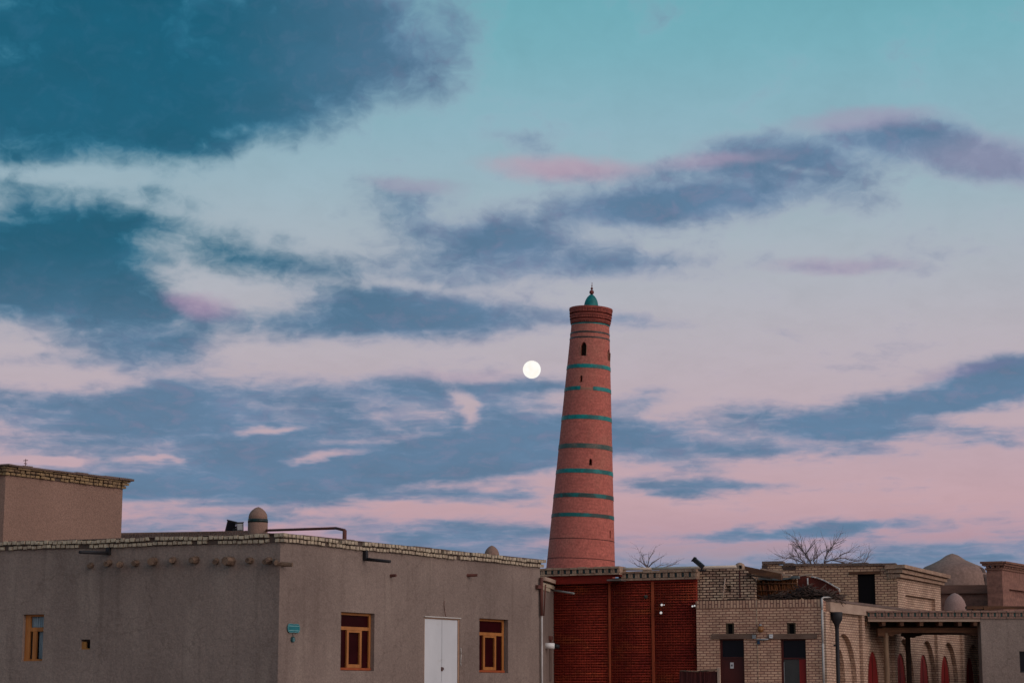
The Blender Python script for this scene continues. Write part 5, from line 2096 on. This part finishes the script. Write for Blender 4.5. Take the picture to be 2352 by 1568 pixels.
# ------------------------------------------------------------------ domes, pylon and wall beyond
FW = Frame.at(*K6(1380, 600), 68.0, -8.0)
x1 = FW.pix(K6(1960, 600))[0]
zw = FW.pix(K6(1600, 510))[1]
b = MB()
wl = thing('far_brick_wall', 'dull red brick wall below the large clay dome', 'wall', FW)
b.wall(rl(-1.0, x1, 0, zw - .28), thick=0.4)
part('wall', b, M_BRKP, wl, FW)
b = MB()
b.box(-1.0, x1, -0.10, 0.5, zw - .28, zw)
part('coping', b, surf('far_coping_brick', (0.20, 0.105, 0.08), (0.15, 0.08, 0.06), (2, 2, 9), grain=0.2), wl, FW)

YD = 78.0
cx = 1512
pr = [(1495, 168), (1530, 172), (1572, 190), (1650, 242), (1740, 284), (1810, 312), (1850, 345), (1880, 400), (1900, 520), (1900, 640)]
c = at_depth(*K6(cx, 300), YD)
fd = Frame(c, 0)
prof = []
for px, py in pr[::-1]:
    p = at_depth(*K6(px, py), YD)
    prof.append((max(0.0, p.x - c.x), p.z))
prof = [(r_, z_) for r_, z_ in prof if r_ > 0.2]
ztop = at_depth(*K6(1495, 168), YD).z
prof = [(prof[0][0], 0)] + prof + [(prof[-1][0] * .45, ztop - .03), (0, ztop)]
do = thing('clay_dome', 'large dusty clay dome with a pointed crown', 'dome', fd)
b = MB()
b.lathe(prof, 64)
part('shell', b, M_DOME, do, fd)
# thin dark patch laid over its right flank
p = at_depth(*K6(1828, 440), YD)
an = -0.62
rr = [r_ for r_, z_ in prof if abs(z_ - p.z) < 0.9]
b = MB()
R_ = (p.x - c.x) / math.cos(an)
def dome_r(z):
    for (ra, za), (rb, zb_) in zip(prof, prof[1:]):
        if za <= z <= zb_:
            return ra + (rb - ra) * (z - za) / max(1e-6, zb_ - za)
    return 0


b.lathe([(dome_r(p.z - .7) - .03, p.z - .7), (dome_r(p.z - .5) + .03, p.z - .5), (dome_r(p.z) + .03, p.z), (dome_r(p.z + .35) + .03, p.z + .35), (dome_r(p.z + .5) - .03, p.z + .5)], 10, a0=an - .12, a1=an + .12)
part('dark_patch', b, M_BLOTCH, do, fd)

YW = 61.5
c = at_depth(*K6(1540, 790), YW)
fd2 = Frame(c, 0)
zt_ = at_depth(*K6(1540, 594), YW).z
rr = (K6(1658, 790)[0] - K6(1540, 790)[0]) / FPX * YW
h = zt_ - c.z
b = MB()
b.lathe([(rr * 1.02, c.z - .12), (rr, c.z), (rr * .98, c.z + .3 * h), (rr * .86, c.z + .55 * h), (rr * .62, c.z + .78 * h), (rr * .3, c.z + .94 * h), (rr * .1, c.z + .985 * h), (0, zt_)], 32)
single('small_dome', b, M_DOMEP, fd2, 'small pinkish lime dome below the large clay dome', 'dome')

FY = Frame.at(*K6(2050, 500), 65.0, 58.0)
FYL = Frame(FY.o, -24.0)
py_ = thing('brick_pylon', 'red brick pylon with a stepped cornice at the right edge', 'pylon', FY)
xl = FYL.pix(K6(1884, 500))[0]
zc = FYL.pix(K6(2000, 345))[1]
rcs = FY.rect(K6(2125, 555), K6(2283, 700))
b = MB()
b.wall(rl(0, 8, 0, zc), [(rl(rcs[0], 7.2, 2.5, FY.pix(K6(2125, 552))[1]), .12, True)], thick=.4)
part('wall', b, M_BRKP, py_, FY)
b = MB()
b.wall(rl(xl, 0, 0, zc), thick=.4)
b.box(xl + .004, xl + .3, .4, 4, 0, zc)
part('wall', b, M_BRKP, py_, FYL)
zt_ = FYL.pix(K6(2080, 250))[1]
hh = (zt_ - zc) / 4
for k, o_ in enumerate((.04, .08, .12, .17)):
    for fr, a, e in ((FY, 0, 8), (FYL, xl, 0)):
        b = MB()
        if k in (1,):
            n = int((e - a) / .16)
            for j in range(n):
                xx = a + (e - a) * j / n
                b.box(xx, xx + .10, -o_, .3, zc + hh * k, zc + hh * (k + 1) - .01)
        else:
            b.box(a - (o_ if fr is FYL else o_ * .4), e + (o_ * .4 if fr is FYL else 0), -o_, .3, zc + hh * k, zc + hh * (k + 1) - .006)
        part('cornice', b, surf('pylon_cornice_%d' % k, (0.25, 0.125, 0.085), (0.17, 0.085, 0.065), (5, 5, 9), grain=.2), py_, fr)

# low red reed fence in front of the screen
FE = Frame.at(*K4(1832, 1500), 52.5, -20.0)
x0, x1 = 0.0, FE.pix(K5(355, 1500))[0]
zt_ = FE.pix(K5(100, 1412))[1]
fe = thing('low_reed_fence', 'low dark red reed fence at the foot of the brick wall', 'fence', FE)
r = random.Random(3)
b = MB()
x = x0
while x < x1:
    b.tube((x, r.uniform(-.01, .01), 0), (x, r.uniform(-.01, .01), zt_ - .03 + r.uniform(-.01, .01)), r.uniform(.012, .02), n=5)
    x += .034
b.box(x0, x1, 0.02, 0.04, 0.02, zt_ - .05)
part('panel', b, M_MAROON, fe, FE)
b = MB()
b.tube((x0, 0, zt_ - .02), (x0 + .5 * x1, 0, zt_ - .035), .022, n=6)
b.tube((x0 + .5 * x1, 0, zt_ - .035), (x1, 0, zt_ + .01), .022, n=6)
part('rail', b, M_LOG, fe, FE)
b = MB()
b.box(x1 + .004, x1 + .07, -.04, .04, 0, zt_ + .05)
part('post', b, M_PLB, fe, FE)


# ------------------------------------------------------------------ bare trees behind the roofs
def bare_tree(nm, label, limbs, Y, trunk_uv, seed, twigs, r0, tw):
    r = random.Random(seed)
    root = at_depth(*trunk_uv, Y)
    fr = Frame(root, 0)
    t = thing(nm, label, 'tree', fr, 'bare trees behind the roofs')
    inv = fr.m.inverted()
    tb = MB()
    fork = inv @ root
    tb.tube((0.1, 0, 0), (fork.x, fork.y, fork.z * .6), r0 * 1.35, r0 * 1.15, 10)
    tb.tube((fork.x, fork.y, fork.z * .6), fork, r0 * 1.15, r0, 10)
    part('trunk', tb, M_BARK, t, fr)
    cb = MB()

    def grow(p, d, ln, rd, depth):
        q = p
        seg = 3
        for k in range(seg):
            e = q + d * (ln / seg)
            cb.tube(q, e, rd, rd * .82, 4, caps=False)
            rd *= .82
            q = e
            d = (d + Vector((r.uniform(-1, 1), r.uniform(-1, 1), r.uniform(-.6, .8))) * .28).normalized()
            if depth > 0 and r.random() < twigs:
                side = (d + Vector((r.uniform(-1, 1), r.uniform(-1, 1), r.uniform(-.5, .9))) * .95).normalized()
                grow(q, side, ln * r.uniform(.45, .75), rd * .75, depth - 1)

    for pts, rd in limbs:
        ps = []
        dy = 0.0
        for i, p in enumerate(pts):
            ps.append(inv @ at_depth(p[0], p[1], Y + dy))
            dy += r.uniform(-.35, .35)
        if len(pts) > 1:
            ps[0] = ps[0]
        for i, (a, c) in enumerate(zip(ps, ps[1:])):
            k = 1 - i / len(ps) * .6
            cb.tube(a, c, rd * k, rd * (k - .12), 6)
            for _ in range(tw):
                s = r.random()
                o = a.lerp(c, s)
                d = ((c - a).normalized() + Vector((r.uniform(-1, 1), r.uniform(-1, 1), r.uniform(-.4, 1))) * .9).normalized()
                grow(o, d, r.uniform(.35, .8), rd * .36, 2)
        grow(ps[-1], (ps[-1] - ps[-2]).normalized(), .6, rd * .35, 2)
    part('crown', cb, M_BARK, t, fr)


KT = crop(3050, 2150, 5.227)
T = lambda *a: [KT(*p) for p in a]
bare_tree('bare_tree', 'large leafless tree behind the sandy upper house', [
    (T((1010, 640), (1000, 500), (900, 350), (820, 240), (740, 170)), 0.048),
    (T((1010, 640), (930, 570), (830, 470), (760, 390), (700, 270)), 0.034),
    (T((930, 570), (760, 480), (620, 430), (500, 420)), 0.025),
    (T((760, 400), (640, 380), (560, 400), (470, 460)), 0.017),
    (T((900, 350), (950, 270), (980, 220)), 0.028),
    (T((1010, 640), (1120, 580), (1060, 470), (1120, 420), (1220, 330)), 0.034),
    (T((1010, 640), (1130, 590), (1210, 640)), 0.028),
    (T((1270, 660), (1290, 560), (1310, 440), (1360, 280), (1420, 245), (1500, 130)), 0.034),
    (T((1310, 500), (1460, 465), (1560, 490), (1700, 500)), 0.028),
    (T((1460, 465), (1600, 420), (1740, 430), (1900, 480)), 0.023),
    (T((1600, 380), (1690, 330), (1800, 300)), 0.020),
    (T((1560, 490), (1760, 540), (2000, 480)), 0.020),
    (T((2060, 620), (2110, 540), (2190, 440)), 0.023),
    (T((700, 620), (740, 560), (700, 470)), 0.017),
], 88.0, KT(1080, 900), 5, .5, .13, 4)
KQ = crop(2460, 2170, 7.84)
Q = lambda *a: [KQ(*p) for p in a]
bare_tree('bare_tree', 'small faint leafless tree just right of the minaret', [
    (Q((1080, 1000), (1020, 740), (1070, 500), (1180, 320)), 0.040),
    (Q((1050, 800), (920, 660), (860, 480), (850, 400)), 0.036),
    (Q((980, 740), (820, 600), (720, 550)), 0.032),
    (Q((920, 780), (700, 720), (610, 620)), 0.028),
    (Q((1050, 760), (1200, 600), (1370, 500)), 0.036),
    (Q((1100, 860), (1380, 720), (1540, 690)), 0.032),
    (Q((1400, 800), (1780, 700), (1930, 610)), 0.032),
], 125.0, KQ(1090, 1100), 15, .35, .10, 2)
